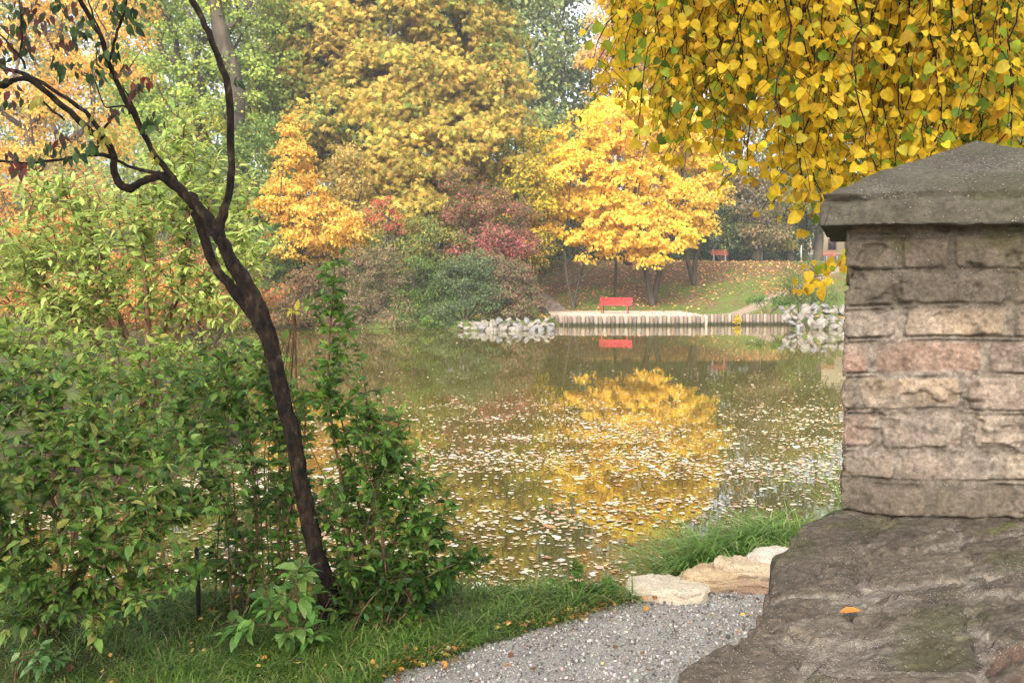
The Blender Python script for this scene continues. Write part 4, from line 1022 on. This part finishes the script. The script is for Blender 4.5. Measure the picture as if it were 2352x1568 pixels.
# fallen leaves on the far slope and terrace
n = 15000; y = r.uniform(49.5, 78, n); x = r.uniform(-2, 24, n)
dl = .3+.8*fbm(x*.3, y*.25, 0, 88, 3)+.5*ss(58, 62, y)*ss(20, 12, x); k = (r.random(n) < dl) & (shore(x, y) < -.3) & ~((x < 9.75) & (x > 2) & (y < 57.5) & (r.random(n) < .9)); x, y = x[k], y[k]; n = len(x)
zz_ = np.where((x > 2) & (x < 9.75) & (y < 57.6), np.maximum(.49, H(x, y)), H(x, y))+.03
o = leaf_obj('fallen_leaves', T_diamond(.4), np.stack([x, y, zz_], 1), np.concatenate([r.normal(size=(n, 2)), .25*r.normal(size=(n, 1))], 1), np.concatenate([.4*r.normal(size=(n, 2))-[[0, .35]], np.ones((n, 1))], 1), r.uniform(.10, .2, n),
    palette(r, [(176,120,66),(206,150,80),(150,96,56),(226,180,100),(196,130,90)], [4,3,4,1.5,2], n, .25), M_dry, loc=(8, 60, 1)); props(o, 'brown and yellow leaves fallen over the far grassy slope', kind='stuff')

# ------------------------------------------------------------------ near vegetation
def leafy(r, sk, ends, R, back, pitch_n, axis_down=.25):
    "leaf positions in opposite pairs along the last stretch of every twig"
    pos, ax, nm = [], [], []
    for e in ends:
        i = e; k = 0; ang = r.uniform(0, 3.14)
        d = unit(sk.p[e]-sk.p[sk.par[e]]); pos.append(sk.p[e]); ax.append(d+np.array([0,0,-.15])); nm.append([r.normal()*.3, r.normal()*.3, 1])
        while k < back and sk.par[i] >= 0:
            j = sk.par[i]; d = unit(sk.p[i]-sk.p[j]); L_ = np.linalg.norm(sk.p[i]-sk.p[j])
            sd = np.cross(d, [0, 0, 1.]); sd = unit(sd) if np.linalg.norm(sd) > .1 else np.array([1., 0, 0]); up = np.cross(sd, d)
            ang += 1.3
            a2 = ang % 3.14 - 1.57; s1 = sd*math.cos(a2*.6)+up*math.sin(a2*.6)
            for s in (-1, 1):
                if r.random() < .12: continue
                pos.append(sk.p[i]*(.7)+sk.p[j]*.3); ax.append(d*.55+s*s1*.8+np.array([0,0,-axis_down])+.2*r.normal(size=3)); nm.append(up*.7+np.array([0,0,.6])+.35*r.normal(size=3))
            i = j; k += 1
    return np.array(pos), np.array(ax), np.array(nm)
def near_shrub(name, label, base, stems, blobs, ntw, tmpl, size, pal, w, seg=.055, back=6, bark=None, rtip=.0016, rmax=.014, down=.25, cat='shrub', mat=None, part='foliage', extra=None, jit=.14, colf=None, group=None, bf=.3, spread=.3, thin=9, sc_=1.0):
    r = rng_for(label); base = np.array(base, float)
    t = empty(name, tuple(base)); props(t, label, cat, group)
    lobes = [L(*b_) for b_ in blobs]
    cl, own = crown_points(r, lobes, ntw, .15)
    mb = MB(); PA, AA, NA = [], [], []
    stp = [np.array(s_, float) for s_ in stems]
    # give every twig tip to the stem nearest to it
    sk = [];
    for s_ in stp:
        b0 = base+np.array([r.normal()*.06, r.normal()*.06, -.05]) if np.linalg.norm(s_[0]-base) > .5 or len(stp) > 1 else base-[0,0,.05]
        q = spline(np.vstack([b0, s_]), 8); k = Skel(14000); k.path(q); sk.append(k)
    D_ = np.stack([np.min(np.linalg.norm(k.p[:k.n][None]-cl[:, None], axis=2), axis=1) for k in sk], 1)
    own = np.argmin(D_*(1+spread*r.random(D_.shape)), 1)
    for a_, k in enumerate(sk):
        mine = cl[own == a_]
        if len(mine) == 0: continue
        ends = k.grow(mine, bf=bf, seg=seg, rng=r, sag=.10, wob=.22)
        k.build(mb, rtip=rtip, rmax=rmax, n=6, exp=2.1)
        p_, a2, n2 = leafy(r, k, ends, None, back, 0, down); PA.append(p_); AA.append(a2); NA.append(n2)
    for k_ in range(thin):
        tp = cl[r.integers(len(cl))]; o_ = base+np.array([r.normal()*.10, r.normal()*.08, -.03]); m_ = o_*.5+tp*.5+np.array([(o_[0]-tp[0])*.18, 0, .06])
        q = spline([o_, m_, tp], 8); mb.tube(q, np.linspace(r.uniform(.0035, .007), .0018, len(q))*sc_, n=5)
    mb.build('stems', bark or M_twig, t, smooth=True)
    PA, AA, NA = map(np.vstack, (PA, AA, NA)); n = len(PA)
    col = palette(r, pal, w, n, jit)
    if colf is not None: col = col*colf(PA)[:, None]
    leaf_obj(part, tmpl, PA, AA, NA, size*(.4+1.0*r.random(n)**.9), np.clip(col, .004, .95), mat or M_leafn, t, smooth=True)
    return t
GN = [(96,132,58),(116,150,66),(140,166,78),(72,102,50),(170,172,88)]
b0 = G(120, 1440, .4)
near_shrub('leafy_shrub', 'broad green shrub with drooping leaves filling the lower left corner', b0,
    [[P(60,1250,4.4), P(100,1000,4.5), P(150,850,4.6)], [P(200,1250,4.3), P(330,1000,4.5), P(430,880,4.6)], [P(240,1300,4.2), P(420,1180,4.4), P(560,1120,4.5)], [P(0,1200,4.4), P(-80,950,4.5)]],
    [(90,1050,4.4,170,170,.5),(60,1280,4.3,160,120,.45),(300,980,4.6,170,150,.5),(320,1180,4.3,190,110,.5),(470,1090,4.6,120,100,.4),(-60,880,4.6,120,150,.4),(170,860,4.8,150,80,.4),(380,1330,4.3,110,70,.4),(30,1380,4.2,120,80,.35),(-20,1150,4.3,80,160,.4),(250,1380,4.3,120,60,.35)], 720, TL, .053, GN, [3,4,3,2,1], rmax=.016, back=7)
near_shrub('leafy_shrub', 'dark green twiggy shrub between the stake and the leaning trunk', G(590, 1400, .4),
    [[P(590,1250,5.1), P(570,1000,5.2), P(520,850,5.3)], [P(640,1250,5.1), P(640,1000,5.2), P(600,850,5.2)], [P(560,1250,5.1), P(470,1050,5.3), P(400,900,5.4)], [P(660,1200,5.0), P(700,1000,5.1), P(690,850,5.1)]],
    [(520,850,5.3,100,80,.4),(610,930,5.2,90,110,.35),(470,980,5.3,110,110,.4),(640,1100,5.1,90,90,.3),(400,860,5.5,100,60,.4),(560,1150,5.2,80,70,.3),(600,790,5.3,60,50,.25),(520,1280,5.2,80,90,.3),(680,960,5.2,50,90,.25),(640,1300,5.1,70,80,.25)], 460, TL, .052, [(92,128,56),(112,146,62),(134,162,74),(74,104,50)], [4,3,2,2], back=6, rmax=.010)
near_shrub('sapling_clump', 'clump of slender stems rising right behind the leaning trunk', G(850, 1430, .4),
    [[P(800,1200,5.0), P(755,900,5.0), P(770,600,5.0)], [P(830,1200,5.1), P(780,950,5.1), P(700,760,5.1)], [P(880,1200,5.0), P(900,1050,5.0), P(950,940,5.0)], [P(900,1250,4.9), P(960,1130,4.9), P(1040,1090,4.9)], [P(790,1200,4.95), P(700,1000,5.0), P(660,880,5.0)], [P(860,1150,5.1), P(840,900,5.1), P(820,790,5.1)]],
    [(772,620,5.0,34,60,.12),(740,700,5.0,50,60,.15),(790,760,5.0,45,70,.15),(760,880,5.0,80,80,.3),(840,960,5.0,80,90,.3),(910,1010,5.0,60,80,.25),(850,1110,5.0,120,80,.35),(960,1110,4.95,70,70,.25),(1000,1170,4.9,60,45,.2),(800,1220,5.0,90,60,.3),(930,1210,4.95,80,50,.25),(880,1290,4.95,100,60,.3),(760,1330,5.0,80,80,.3),(720,1180,5.1,60,90,.25),(860,1060,5.1,60,90,.3),(1000,1240,4.9,60,40,.2)], 640, TL, .050, [(92,130,54),(112,150,62),(140,170,74),(74,106,50)], [4,3,2,2], back=5, rmax=.011)
near_shrub('low_branch_shrub', 'low shrub whose branch stretches right over the water edge', G(890, 1455, .4),
    [[P(960,1380,4.8), P(1030,1310,4.8), P(1090,1270,4.8)], [P(900,1380,4.85), P(900,1310,4.9)], [P(850,1380,4.9), P(830,1310,5.0)]],
    [(1060,1290,4.8,55,26,.12),(1100,1280,4.8,30,22,.08),(980,1310,4.85,70,30,.15),(900,1320,4.9,80,45,.2),(820,1330,4.95,60,50,.2),(1010,1230,4.9,50,25,.12),(880,1390,4.9,90,45,.2),(760,1420,4.95,80,45,.2),(960,1400,4.9,60,40,.2),(1000,1340,4.85,60,30,.15)], 330, TL, .052, [(58,92,38),(74,110,42),(92,126,46)], [3,3,2], back=5, rmax=.007)
near_shrub('young_sapling', 'young sapling with large pale green leaves in front of the trunk base', G(690, 1490, .4),
    [[P(700,1400,4.5), P(680,1330,4.5), P(700,1280,4.5)], [P(660,1430,4.45), P(590,1400,4.45)], [P(730,1430,4.5), P(760,1370,4.5)]],
    [(690,1310,4.5,50,30,.1),(720,1370,4.5,40,30,.1),(560,1430,4.5,70,30,.15),(700,1440,4.5,60,30,.15),(620,1390,4.45,60,40,.12),(660,1450,4.4,60,25,.12),(570,1440,4.4,50,25,.1)], 44, TL, .080, [(108,150,72),(128,164,84),(84,124,58),(150,176,96)], [3,3,2,1], back=2, rmax=.006, seg=.06)
near_shrub('ground_plant', 'small pale-leaved ground plant in the grass at the lower left corner', G(80, 1545, .4),
    [[P(60,1500,4.0)], [P(120,1510,4.0)], [P(100,1530,4.0)]], [(90,1510,4.0,65,26,.12)], 20, TL, .05, [(120,156,96),(96,136,76),(140,168,110)], [3,3,1], back=3, rmax=.003, seg=.04)
near_shrub('nettle_plant', 'upright leafy weed on the bank where grass meets the gravel path', G(1345, 1385, .38),
    [[P(1330,1340,5.3), P(1322,1290,5.3)], [P(1380,1350,5.3), P(1410,1320,5.3)], [P(1350,1360,5.3), P(1370,1330,5.3)]],
    [(1322,1300,5.3,14,26,.05),(1405,1335,5.3,34,22,.1),(1360,1355,5.2,60,22,.14),(1290,1350,5.3,30,18,.1)], 44, TL, .042, [(88,132,54),(110,152,60),(132,150,64)], [3,2,1], back=4, rmax=.004, seg=.035)
# elder-like shrub on the left promontory
b1 = at(330, 11.2)
near_shrub('elder_shrub', 'tall shrub with pale lime-green leaves standing across the left shore', b1,
    [[P(300,800,11.2), P(220,600,11.2), P(200,420,11.2)], [P(360,800,11.2), P(430,600,11.0), P(420,330,11.0)], [P(380,820,11.0), P(480,650,10.8), P(580,520,10.6)], [P(250,820,11.3), P(80,620,11.3), P(-20,480,11.3)], [P(340,800,10.8), P(330,600,10.6), P(320,420,10.6)]],
    [(410,300,11,80,60,.5),(430,420,11,120,90,.6),(560,520,10.7,70,70,.4),(570,600,10.6,80,60,.4),(330,500,10.8,140,110,.7),(150,520,11.2,150,110,.7),(40,600,11.2,120,110,.6),(230,640,11,150,90,.6),(430,640,10.8,120,80,.5),(120,420,11.3,100,50,.5),(500,700,10.6,90,50,.4),(120,720,11,120,70,.5),(560,420,10.8,50,50,.3)], 1150, TSLIM, .11,
    [(176,192,104),(164,182,96),(188,198,118),(142,162,84),(196,190,110)], [4,4,3,2,1], seg=.10, back=5, rmax=.035, rtip=.004, mat=M_leaff, down=.3)
near_shrub('sumac_sprig', 'thin sprig with yellow feathered leaves beside the leaning trunk', G(690, 1300, .1),
    [[P(690,1000,5.6), P(675,730,5.6)]], [(672,712,5.6,14,8,.05)], 4, TSLIM, .06, [(206,206,90),(216,196,80)], [2,1], back=1, rmax=.005, seg=.05)

near_shrub('bank_shrub', 'mid-green shrub on the left bank below the elder', at(180, 8.2),
    [[P(150,1000,8.2), P(120,880,8.2)], [P(260,1000,8.2), P(320,860,8.2)], [P(350,1000,8.0), P(470,880,8.0)], [P(100,1000,8.2), P(0,860,8.2)]],
    [(100,860,8.2,150,70,.5),(300,850,8.2,140,70,.5),(470,880,8.0,100,60,.4),(200,960,8,200,80,.5),(420,980,8,120,70,.4),(560,900,8,70,60,.3),(150,790,8.4,160,50,.5),(400,800,8.4,140,50,.5),(580,820,8.2,80,50,.4),(20,760,8.4,80,60,.4)], 640, TL, .075, [(142,168,80),(164,184,88),(122,148,68),(190,194,98)], [3,3,2,1], seg=.09, back=5, rmax=.03, rtip=.003, mat=M_leaff)
# leaning foreground tree
def fore_tree():
    base = G(762, 1462, .38); t = empty('leaning_tree', tuple(base)); props(t, 'dark leaning tree with crooked forking limbs in front of the pond', 'tree')
    r = rng_for('foretree'); mb = MB()
    S_ = 4.86/F
    def limb(pts, D0, D1, sub=7, n=14):
        p = []
        for k, (x, y, w) in enumerate(pts):
            D = D0+(D1-D0)*k/max(1, len(pts)-1); q = P(x, y, D); p.append([*q, w*.5*D/F])
        q = spline(np.array(p), sub); L_ = np.arange(len(q))
        q[:, :3] += .0045*np.stack([vnoise(L_*.45, 3.1, 0, 1), vnoise(L_*.45, 9.1, 0, 2), vnoise(L_*.45, 5.1, 0, 3)], 1)
        rr = q[:, 3]*(1+.05*vnoise(L_*.31, pts[0][0], 0, 5))
        if n < 10: mb.tube(q[:, :3], rr*.9, n=n, jit=.03, rng=r); return
        q2 = spline(np.column_stack([q[:, :3], rr*.70]), 4); al = np.concatenate([[0], np.cumsum(np.linalg.norm(np.diff(q2[:, :3], axis=0), axis=1))])
        m2 = MB(); nn = 36; m2.tube(q2[:, :3], q2[:, 3], n=nn, cap=True); V_ = m2.V[0]; body = V_[:len(q2)*nn].reshape(len(q2), nn, 3)
        a_ = np.linspace(0, 2*math.pi, nn, endpoint=False)[None, :]; u_, v_, w_ = np.cos(a_)*1.6, np.sin(a_)*1.6, al[:, None]
        rid = 1-np.abs(fbm(u_*3.4, v_*3.4, w_*7+pts[0][0], 301, 3))*2.2
        dd = .13*(rid-.6)+.16*fbm(u_*1.3, v_*1.3, w_*5, 302, 3)+.08*fbm(u_*5, v_*5, w_*30, 303, 2)
        c_ = q2[:, None, :3]; body2 = c_+(body-c_)*(1+dd[..., None]); V_[:len(q2)*nn] = body2.reshape(-1, 3); m2.V[0] = V_
        mb.add(V_, m2.q[0], m2.t[0])
    limb([(800,1510,190),(776,1462,118),(756,1390,78),(750,1350,68),(728,1270,60),(706,1180,56),(690,1100,53),(672,1000,50),(650,920,48),(636,850,50),(622,790,54),(598,730,62),(568,660,52),(535,605,44),(512,560,42),(498,522,44)], 4.9, 4.86, n=18)
    limb([(610,760,40),(575,712,40),(530,655,32),(497,620,30),(478,570,30),(462,520,30),(448,486,30)], 4.86, 4.93)
    limb([(492,545,34),(508,508,30),(522,460,25),(530,400,23),(531,300,22),(524,200,23),(508,150,20),(484,90,20),(462,40,18),(440,-5,20),(420,-80,16),(380,-200,12)], 4.85, 4.95)
    limb([(497,535,40),(462,485,36),(420,440,32),(382,412,30),(362,398,24)], 4.86, 4.86)
    limb([(372,402,24),(340,413,22),(312,425,22),(292,433,25),(272,415,24),(262,385,22),(264,358,20)], 4.86, 4.8)
    limb([(264,362,22),(240,322,20),(205,298,22),(165,262,20),(120,222,19),(80,190,17),(48,180,16),(20,190,18),(0,196,22),(-60,170,20),(-160,90,16)], 4.8, 4.7)
    limb([(262,352,12),(235,310,15),(205,265,14),(160,232,13),(110,198,12),(60,172,13),(10,156,13),(-60,120,12)], 4.8, 5.0)
    limb([(415,440,20),(382,390,20),(350,345,18),(310,270,18),(282,215,17),(262,172,16),(248,140,17),(235,95,15),(205,40,15),(185,0,14),(150,-80,10)], 4.86, 4.7)
    limb([(250,142,11),(262,100,9),(278,50,8),(292,-10,8),(300,-80,6)], 4.75, 4.7)
    limb([(390,400,11),(340,395,11),(290,378,9),(240,357,12),(190,357,10),(130,368,9),(60,374,8),(-20,368,8)], 4.86, 4.95)
    limb([(440,480,20),(450,455,16),(436,440,12)], 4.9, 4.92)
    limb([(300,262,6),(285,245,5),(240,242,4),(215,180,3),(195,168,3)], 4.75, 4.7, n=6)
    limb([(330,300,5),(300,232,5),(282,195,3)], 4.78, 4.75, n=6)
    limb([(150,275,6),(120,255,7),(95,225,6)], 4.75, 4.75, n=6)
    limb([(60,158,7),(45,130,6),(20,100,5),(-20,60,5)], 4.7, 4.7, n=6); limb([(46,132,5),(50,60,5),(45,-20,4)], 4.7, 4.7, n=6)
    limb([(240,100,6),(215,40,5),(200,-20,4)], 4.8, 4.8, n=6)
    limb([(235,300,7),(255,272,7),(268,258,7)], 4.8, 4.75, n=6); limb([(222,345,7),(226,325,7),(230,305,5)], 4.8, 4.8, n=6)
    mb.build('trunk', M_bark_dark, t, smooth=True)
    # sparse drooping leaves
    cl = [(20,40,30,0),(40,90,30,1),(10,150,24,1),(60,20,24,1),(50,120,24,0),(100,60,20,1),(165,85,26,0),(200,60,24,0),(262,30,24,0),(300,18,22,0),(300,60,18,0),(240,118,24,0),(150,98,16,1),(215,160,22,0),(170,165,26,0),(145,150,18,0),(258,130,16,0),
          (268,262,14,1),(325,190,18,1),(315,208,16,1),(285,165,14,1),(345,275,16,0),(358,285,14,0),(360,350,16,2),(215,300,18,2),(240,312,16,2),(208,338,16,0),(30,360,16,1),(48,385,14,1),(75,372,16,0),(130,318,16,1),(115,340,14,0),(165,355,14,0),(30,215,14,1),(285,15,18,0),(545,195,12,0),(0,240,16,0),(90,235,12,2),(170,20,18,1),(130,10,18,0)]
    pos, ax, nm, col = [], [], [], []
    pals = {0: [(62,86,48),(84,108,58),(50,70,44)], 1: [(104,66,58),(92,72,62),(128,62,54),(84,86,62)], 2: [(190,176,84),(160,160,72)]}
    for x, y, s, kd in cl:
        n = int(3+s*.42)
        p = np.array([P(x+r.normal()*s*.7, y+r.normal()*s*.6-6, 4.72+r.normal()*.05) for _ in range(n)]); pos.append(p)
        a_ = np.stack([r.normal(size=n)*.45, r.normal(size=n)*.35, -np.ones(n)], 1); ax.append(a_)
        nm.append(np.stack([r.normal(size=n)*.8, r.normal(size=n)*.8-.4, .3+0*r.normal(size=n)], 1)); col.append(palette(r, pals[kd], [1]*len(pals[kd]), n, .15))
    pos, ax, nm, col = map(np.vstack, (pos, ax, nm, col))
    leaf_obj('foliage', TL, pos, ax, nm, r.uniform(.034, .064, len(pos)), col, M_leafn, t, smooth=True)
fore_tree()
# stake
b_ = G(456, 1436, .4); t = empty('stake', tuple(b_)); props(t, 'thin black upright stake standing in the undergrowth left of the trunk', 'stake')
mb = MB(); mb.tube([b_-[0,0,.1], b_+[.002,0,.2], b_+[-.004,0,.385], b_+[-.004,0,.395]], [.011,.011,.010,.006], n=10); mb.build('post', plain('black_iron', srgb(26,26,26), .5), t, smooth=True)

# ---------------- overhanging linden
def linden():
    r = rng_for('linden'); base = np.array([6.2, 6.4, ground_z(6.2, 6.4)]); t = empty('linden_tree', tuple(base)); props(t, 'linden whose hanging yellow-leaved branches curtain the sky above the pillar', 'tree')
    BX = [1330,1345,1400,1480,1560,1600,1700,1760,1790,1850,1885,1960,2100,2352,2700]; BY = [100,180,200,250,310,350,375,430,480,505,490,470,430,420,430]
    sk = Skel(60000)
    sk.path(spline([base-[0,0,.2], base+[-.15,-.1,2.4], base+[-.3,-.3,4.6], base+[-.1,-.4,7]], 6), None)
    # big limbs arching over
    anchors = []
    na_ = 450
    for k in range(na_):
        px = 1390+1150*r.random()**.85; D = 4.0+2.3*r.random()
        if px > 2300 and r.random() < .5: continue
        anchors.append(P(px+30, -80-240*r.random(), D))
    ends = sk.grow(anchors, bf=.45, seg=.18, rng=r, sag=.16, wob=.12)
    PA, AA, NA, CA = [], [], [], []
    for e in ends:
        q = sk.p[e]
        for _ in range(9): PA.append(q+r.normal(size=3)*[.12,.12,.10]); AA.append([r.normal()*.8, r.normal()*.7, -.8]); NA.append([r.normal()*.8, -.5+r.normal()*.7, .6])
        p = sk.p[e].copy(); D = p[1]; px = 1176+F*p[0]/D
        ymax = np.interp(px-20, BX, BY)*r.uniform(.35, 1.06)**.7
        ymax = ymax if r.random() < (.8 if px > 1650 else .62) else ymax*.5
        zt_ = P(px, ymax, D)[2]; L_ = p[2]-zt_
        if L_ < .15: continue
        n = max(3, int(L_/.07)); drift = -.22*(1 if px < 1800 else .3)*r.uniform(.1, 1); dy = r.normal()*.08; last = e
        prev = p; side = r.uniform(0, 6.28)
        lens = []
        for k in range(1, n+1):
            tt = k/n; q = p+np.array([drift*tt**1.5*L_+.03*math.sin(k*.9+side), dy*tt*L_+.03*math.cos(k*.7+side), -L_*tt]); q += r.normal(size=3)*.009
            last = sk.node(q, last)
            if k > 1 and r.random() < .5 and k < n:   # side twiglet
                a_ = r.uniform(0, 6.28); m_ = last; tl = r.integers(2, 5)
                for j in range(tl):
                    qq = sk.p[m_]+np.array([math.cos(a_)*.05, math.sin(a_)*.05, -.026-.012*j]); m_ = sk.node(qq, m_)
                    PA.append(qq); AA.append([r.normal()*.75, r.normal()*.6, -.8]); NA.append([r.normal()*.8, -.6+r.normal()*.7, .5])
            for _ in range(2+(r.random() < .5)):
                a_ = r.uniform(0, 6.28); PA.append(q+np.array([math.cos(a_), math.sin(a_), -.3])*.022); AA.append([math.cos(a_)*.9, math.sin(a_)*.8, -.75]); NA.append([r.normal()*.8, -.6+r.normal()*.7, .6])
    # a low spray peeping out left of the pillar
    s0 = P(1990, 560, 4.6); s1 = P(1850, 655, 4.5)
    e_ = int(np.argmin(np.linalg.norm(sk.p[:sk.n]-P(2050, 380, 4.7), axis=1)))
    l_ = sk.node(s0, e_)
    for k in range(1, 9):
        q = s0+(s1-s0)*k/8+np.array([0, 0, .02*math.sin(k)]); l_ = sk.node(q, l_)
        for _ in range(6): PA.append(q+r.normal(size=3)*[.045,.04,.035]); AA.append([-.4+r.normal()*.4, r.normal()*.4, -1]); NA.append([r.normal()*.6, -.8, .4])
    mb = MB(); sk.fix.update({i: .22-.012*i for i in range(12)}); sk.build(mb, rtip=.0014, rmax=.05, n=5, exp=2.6)
    mb.build('trunk', M_bark_dark, t, smooth=True)
    PA, AA, NA = map(np.array, (PA, AA, NA)); n = len(PA)
    pxs = 1176+F*PA[:, 0]/PA[:, 1]
    g_ = np.clip(.08+.30*ss(1750, 2400, pxs)+.35*fbm(PA[:, 0]*1.5, PA[:, 2]*2, PA[:, 1], 77, 3), 0, .8)
    yel = palette(r, [(238,206,58),(230,196,52),(218,180,48),(212,196,70),(190,156,56)], [4,4,2,2,1.3], n, .09); grn = palette(r, [(130,150,44),(96,124,42),(160,170,50)], [3,2,3], n, .12)
    col = np.where((r.random(n) < g_)[:, None], grn, yel)
    leaf_obj('crown', TH, PA, AA, NA, (.024+.034*r.random(n)**1.3), col, M_linden, t, smooth=True)
    print('linden leaves', n, 'nodes', sk.n)
M_linden = leaf_mat('leaf_linden', .55, .58, .25)
linden()

# ---------------- grass, sedge
M_grass = leaf_mat('grass_blade', .5, .3, .35)
TG = T_blade(.022, 3, .9)
r = rng_for('grass'); n = 210000; y = r.uniform(3.4, 7.0, n); x = r.uniform(-4.6, 1.3, n)
s_ = shore(x, y)
pmk = path_mask(x, y)
bare = np.clip(fbm(x*1.6, y*1.6, 0, 210, 3)*1.5+.22+.55*ss(4.5, 4.9, y)*ss(-.1, -.8, x), 0, .95)
k = (s_ < -.05) & (pmk < .35) & (x < .78+.06*np.sin(y*9)) & (r.random(n) > bare) & (np.abs(x) < y*.8); x, y = x[k], y[k]; n = len(x)
cl_ = fbm(x*2.2, y*2.2, 0, 211, 3); h_ = (.075+.055*ss(-1.2, .2, x))*(1+.8*cl_)*r.uniform(.6, 1.4, n)
an = r.uniform(0, 6.28, n)+2*cl_; lean = r.uniform(.1, .75, n)
ax = np.stack([np.cos(an)*lean, np.sin(an)*lean, np.ones(n)], 1); nm = np.stack([-np.cos(an), -np.sin(an), .3+0*an], 1)*-1
col = palette(r, [(92,126,48),(116,146,60),(70,100,40),(142,160,88),(176,166,112)], [4,4,3,1.6,.8], n, .12)
o = leaf_obj('grass', TG, np.stack([x, y, H(x, y)-.005], 1), ax, nm, h_*1.25, col, M_grass, loc=(-.5, 5, .4)); props(o, 'lush green grass between the pond and the gravel path', kind='stuff')
# turf on the terrace side and right bank, plus the far grass fringe
def sedge(label, spots, h, nb, seed, wid=.012, arch=1.1, pal=((110,146,62),(134,166,84),(84,120,52),(170,180,110))):
    r = np.random.default_rng(seed); P_, A_, N_, S_ = [], [], [], []
    for (x, y) in spots:
        z = ground_z(x, y); an = r.uniform(0, 6.28, nb); le = r.uniform(.02, .38, nb)
        P_.append(np.stack([x+r.normal(size=nb)*.055, y+r.normal(size=nb)*.055, np.full(nb, max(z, -.05)-.02)], 1)); A_.append(np.stack([np.cos(an)*le, np.sin(an)*le, np.ones(nb)], 1)); N_.append(np.stack([np.cos(an), np.sin(an), .2+0*an], 1)); S_.append(h*r.uniform(.55, 1.15, nb))
    P_, A_, N_, S_ = np.vstack(P_), np.vstack(A_), np.vstack(N_), np.concatenate(S_)
    t = empty('sedge_clump', (spots[0][0], spots[0][1], max(0, ground_z(*spots[0])))); props(t, label, 'sedge')
    leaf_obj('blades', T_blade(wid, 6, arch), P_, A_, N_, S_, palette(r, list(pal), [4,3,3,1], len(P_), .12), M_grass, t)
def gxy(px, py, z): q = G(px, py, z); return (q[0], q[1])
def pxd(px, D): return ((px-1176)/F*D, D)
SP = ((124,160,70),(150,178,92),(96,132,58),(184,190,124))
sedge('thick arching sedge tuft at the left end of the stones', [pxd(1572, 5.98), pxd(1598, 6.02), pxd(1630, 6.0)], .54, 240, 1, pal=SP)
sedge('wide sedge tuft spilling over behind the tan stones', [pxd(1665, 6.08), pxd(1700, 6.1), pxd(1735, 6.15), pxd(1768, 6.2)], .42, 190, 2, pal=SP)
sedge('sedge tuft rising where the bank meets the parapet wall', [pxd(1795, 6.2), pxd(1830, 6.3)], .40, 180, 3, pal=SP)
sedge('tall thin reeds showing just left of the pillar', [(2.72,8.1),(2.85,8.3),(2.9,8.0)], .80, 20, 4, wid=.006, arch=.7, pal=SP)
n = 5200; r = rng_for('edgeleaves'); y = r.uniform(3.6, 5.6, n); e = np.interp(y, [3.0, 4.23, 4.75, 5.25, 5.6], [-1.24, -.50, .06, .66, .95]); x = e+r.normal(size=n)*.10-.05
k = r.random(n) < .10*(1+3.5*fbm(x*3, y*3, 0, 9, 2)); x, y = x[k], y[k]
xo = r.uniform(-2.4, 1.8, 420); yo = r.uniform(3.6, 5.6, 420); x = np.concatenate([x, xo]); y = np.concatenate([y, yo]); n = len(x)
o = leaf_obj('fallen_leaves', T_leaf(.4, -.2, .12), np.stack([x, y, H(x, y)+r.uniform(.015, .05, n)], 1), np.concatenate([r.normal(size=(n, 2)), .3*r.normal(size=(n, 1))], 1), np.concatenate([.5*r.normal(size=(n, 2)), np.ones((n, 1))], 1), (.008+.034*r.random(n)**1.6),
    palette(r, [(204,150,74),(160,104,60),(216,180,96),(130,88,58),(206,190,140)], [3,3,3,3,1], n, .15), M_dry, loc=(0, 5, .4)); props(o, 'orange and brown leaves gathered along the edge of the gravel path', kind='stuff')

plant('shade_tree', 'broad-crowned tree standing behind the viewpoint, shading the path', 'tree', (-7.5,-4.5,ground_z(-7.5,-4.5)),  # unseen tree, added behind the camera so its crown shades the foreground
    [(-6,-2.5,7.5,4,3.5,2.2),(-2,-2,8,4,3,2),(-8,.5,7.2,3,2.5,1.8),(-5,.8,6.6,2.5,2,1.2)], 330, 60, TD, .2, [(120,130,50),(170,160,50),(90,110,40)], [3,2,2], .8, trunk_r=.35, trunk_top=(-5,-3,6))
# ---------------- haze
def haze():
    mb = MB(); mb.box((0, 95, 26), (420, 330, 62)); m, nt, out = new_mat('haze_air')
    v = N(nt, 'ShaderNodeVolumePrincipled'); v.inputs['Color'].default_value = (.93, .95, 1, 1); v.inputs['Density'].default_value = .0012; v.inputs['Anisotropy'].default_value = .3
    nt.links.new(v.outputs[0], out.inputs['Volume']); o = mb.build('haze', m, loc=(0, 0, 0)); props(o, 'thin pale autumn haze in the air over the pond', kind='stuff')
haze()
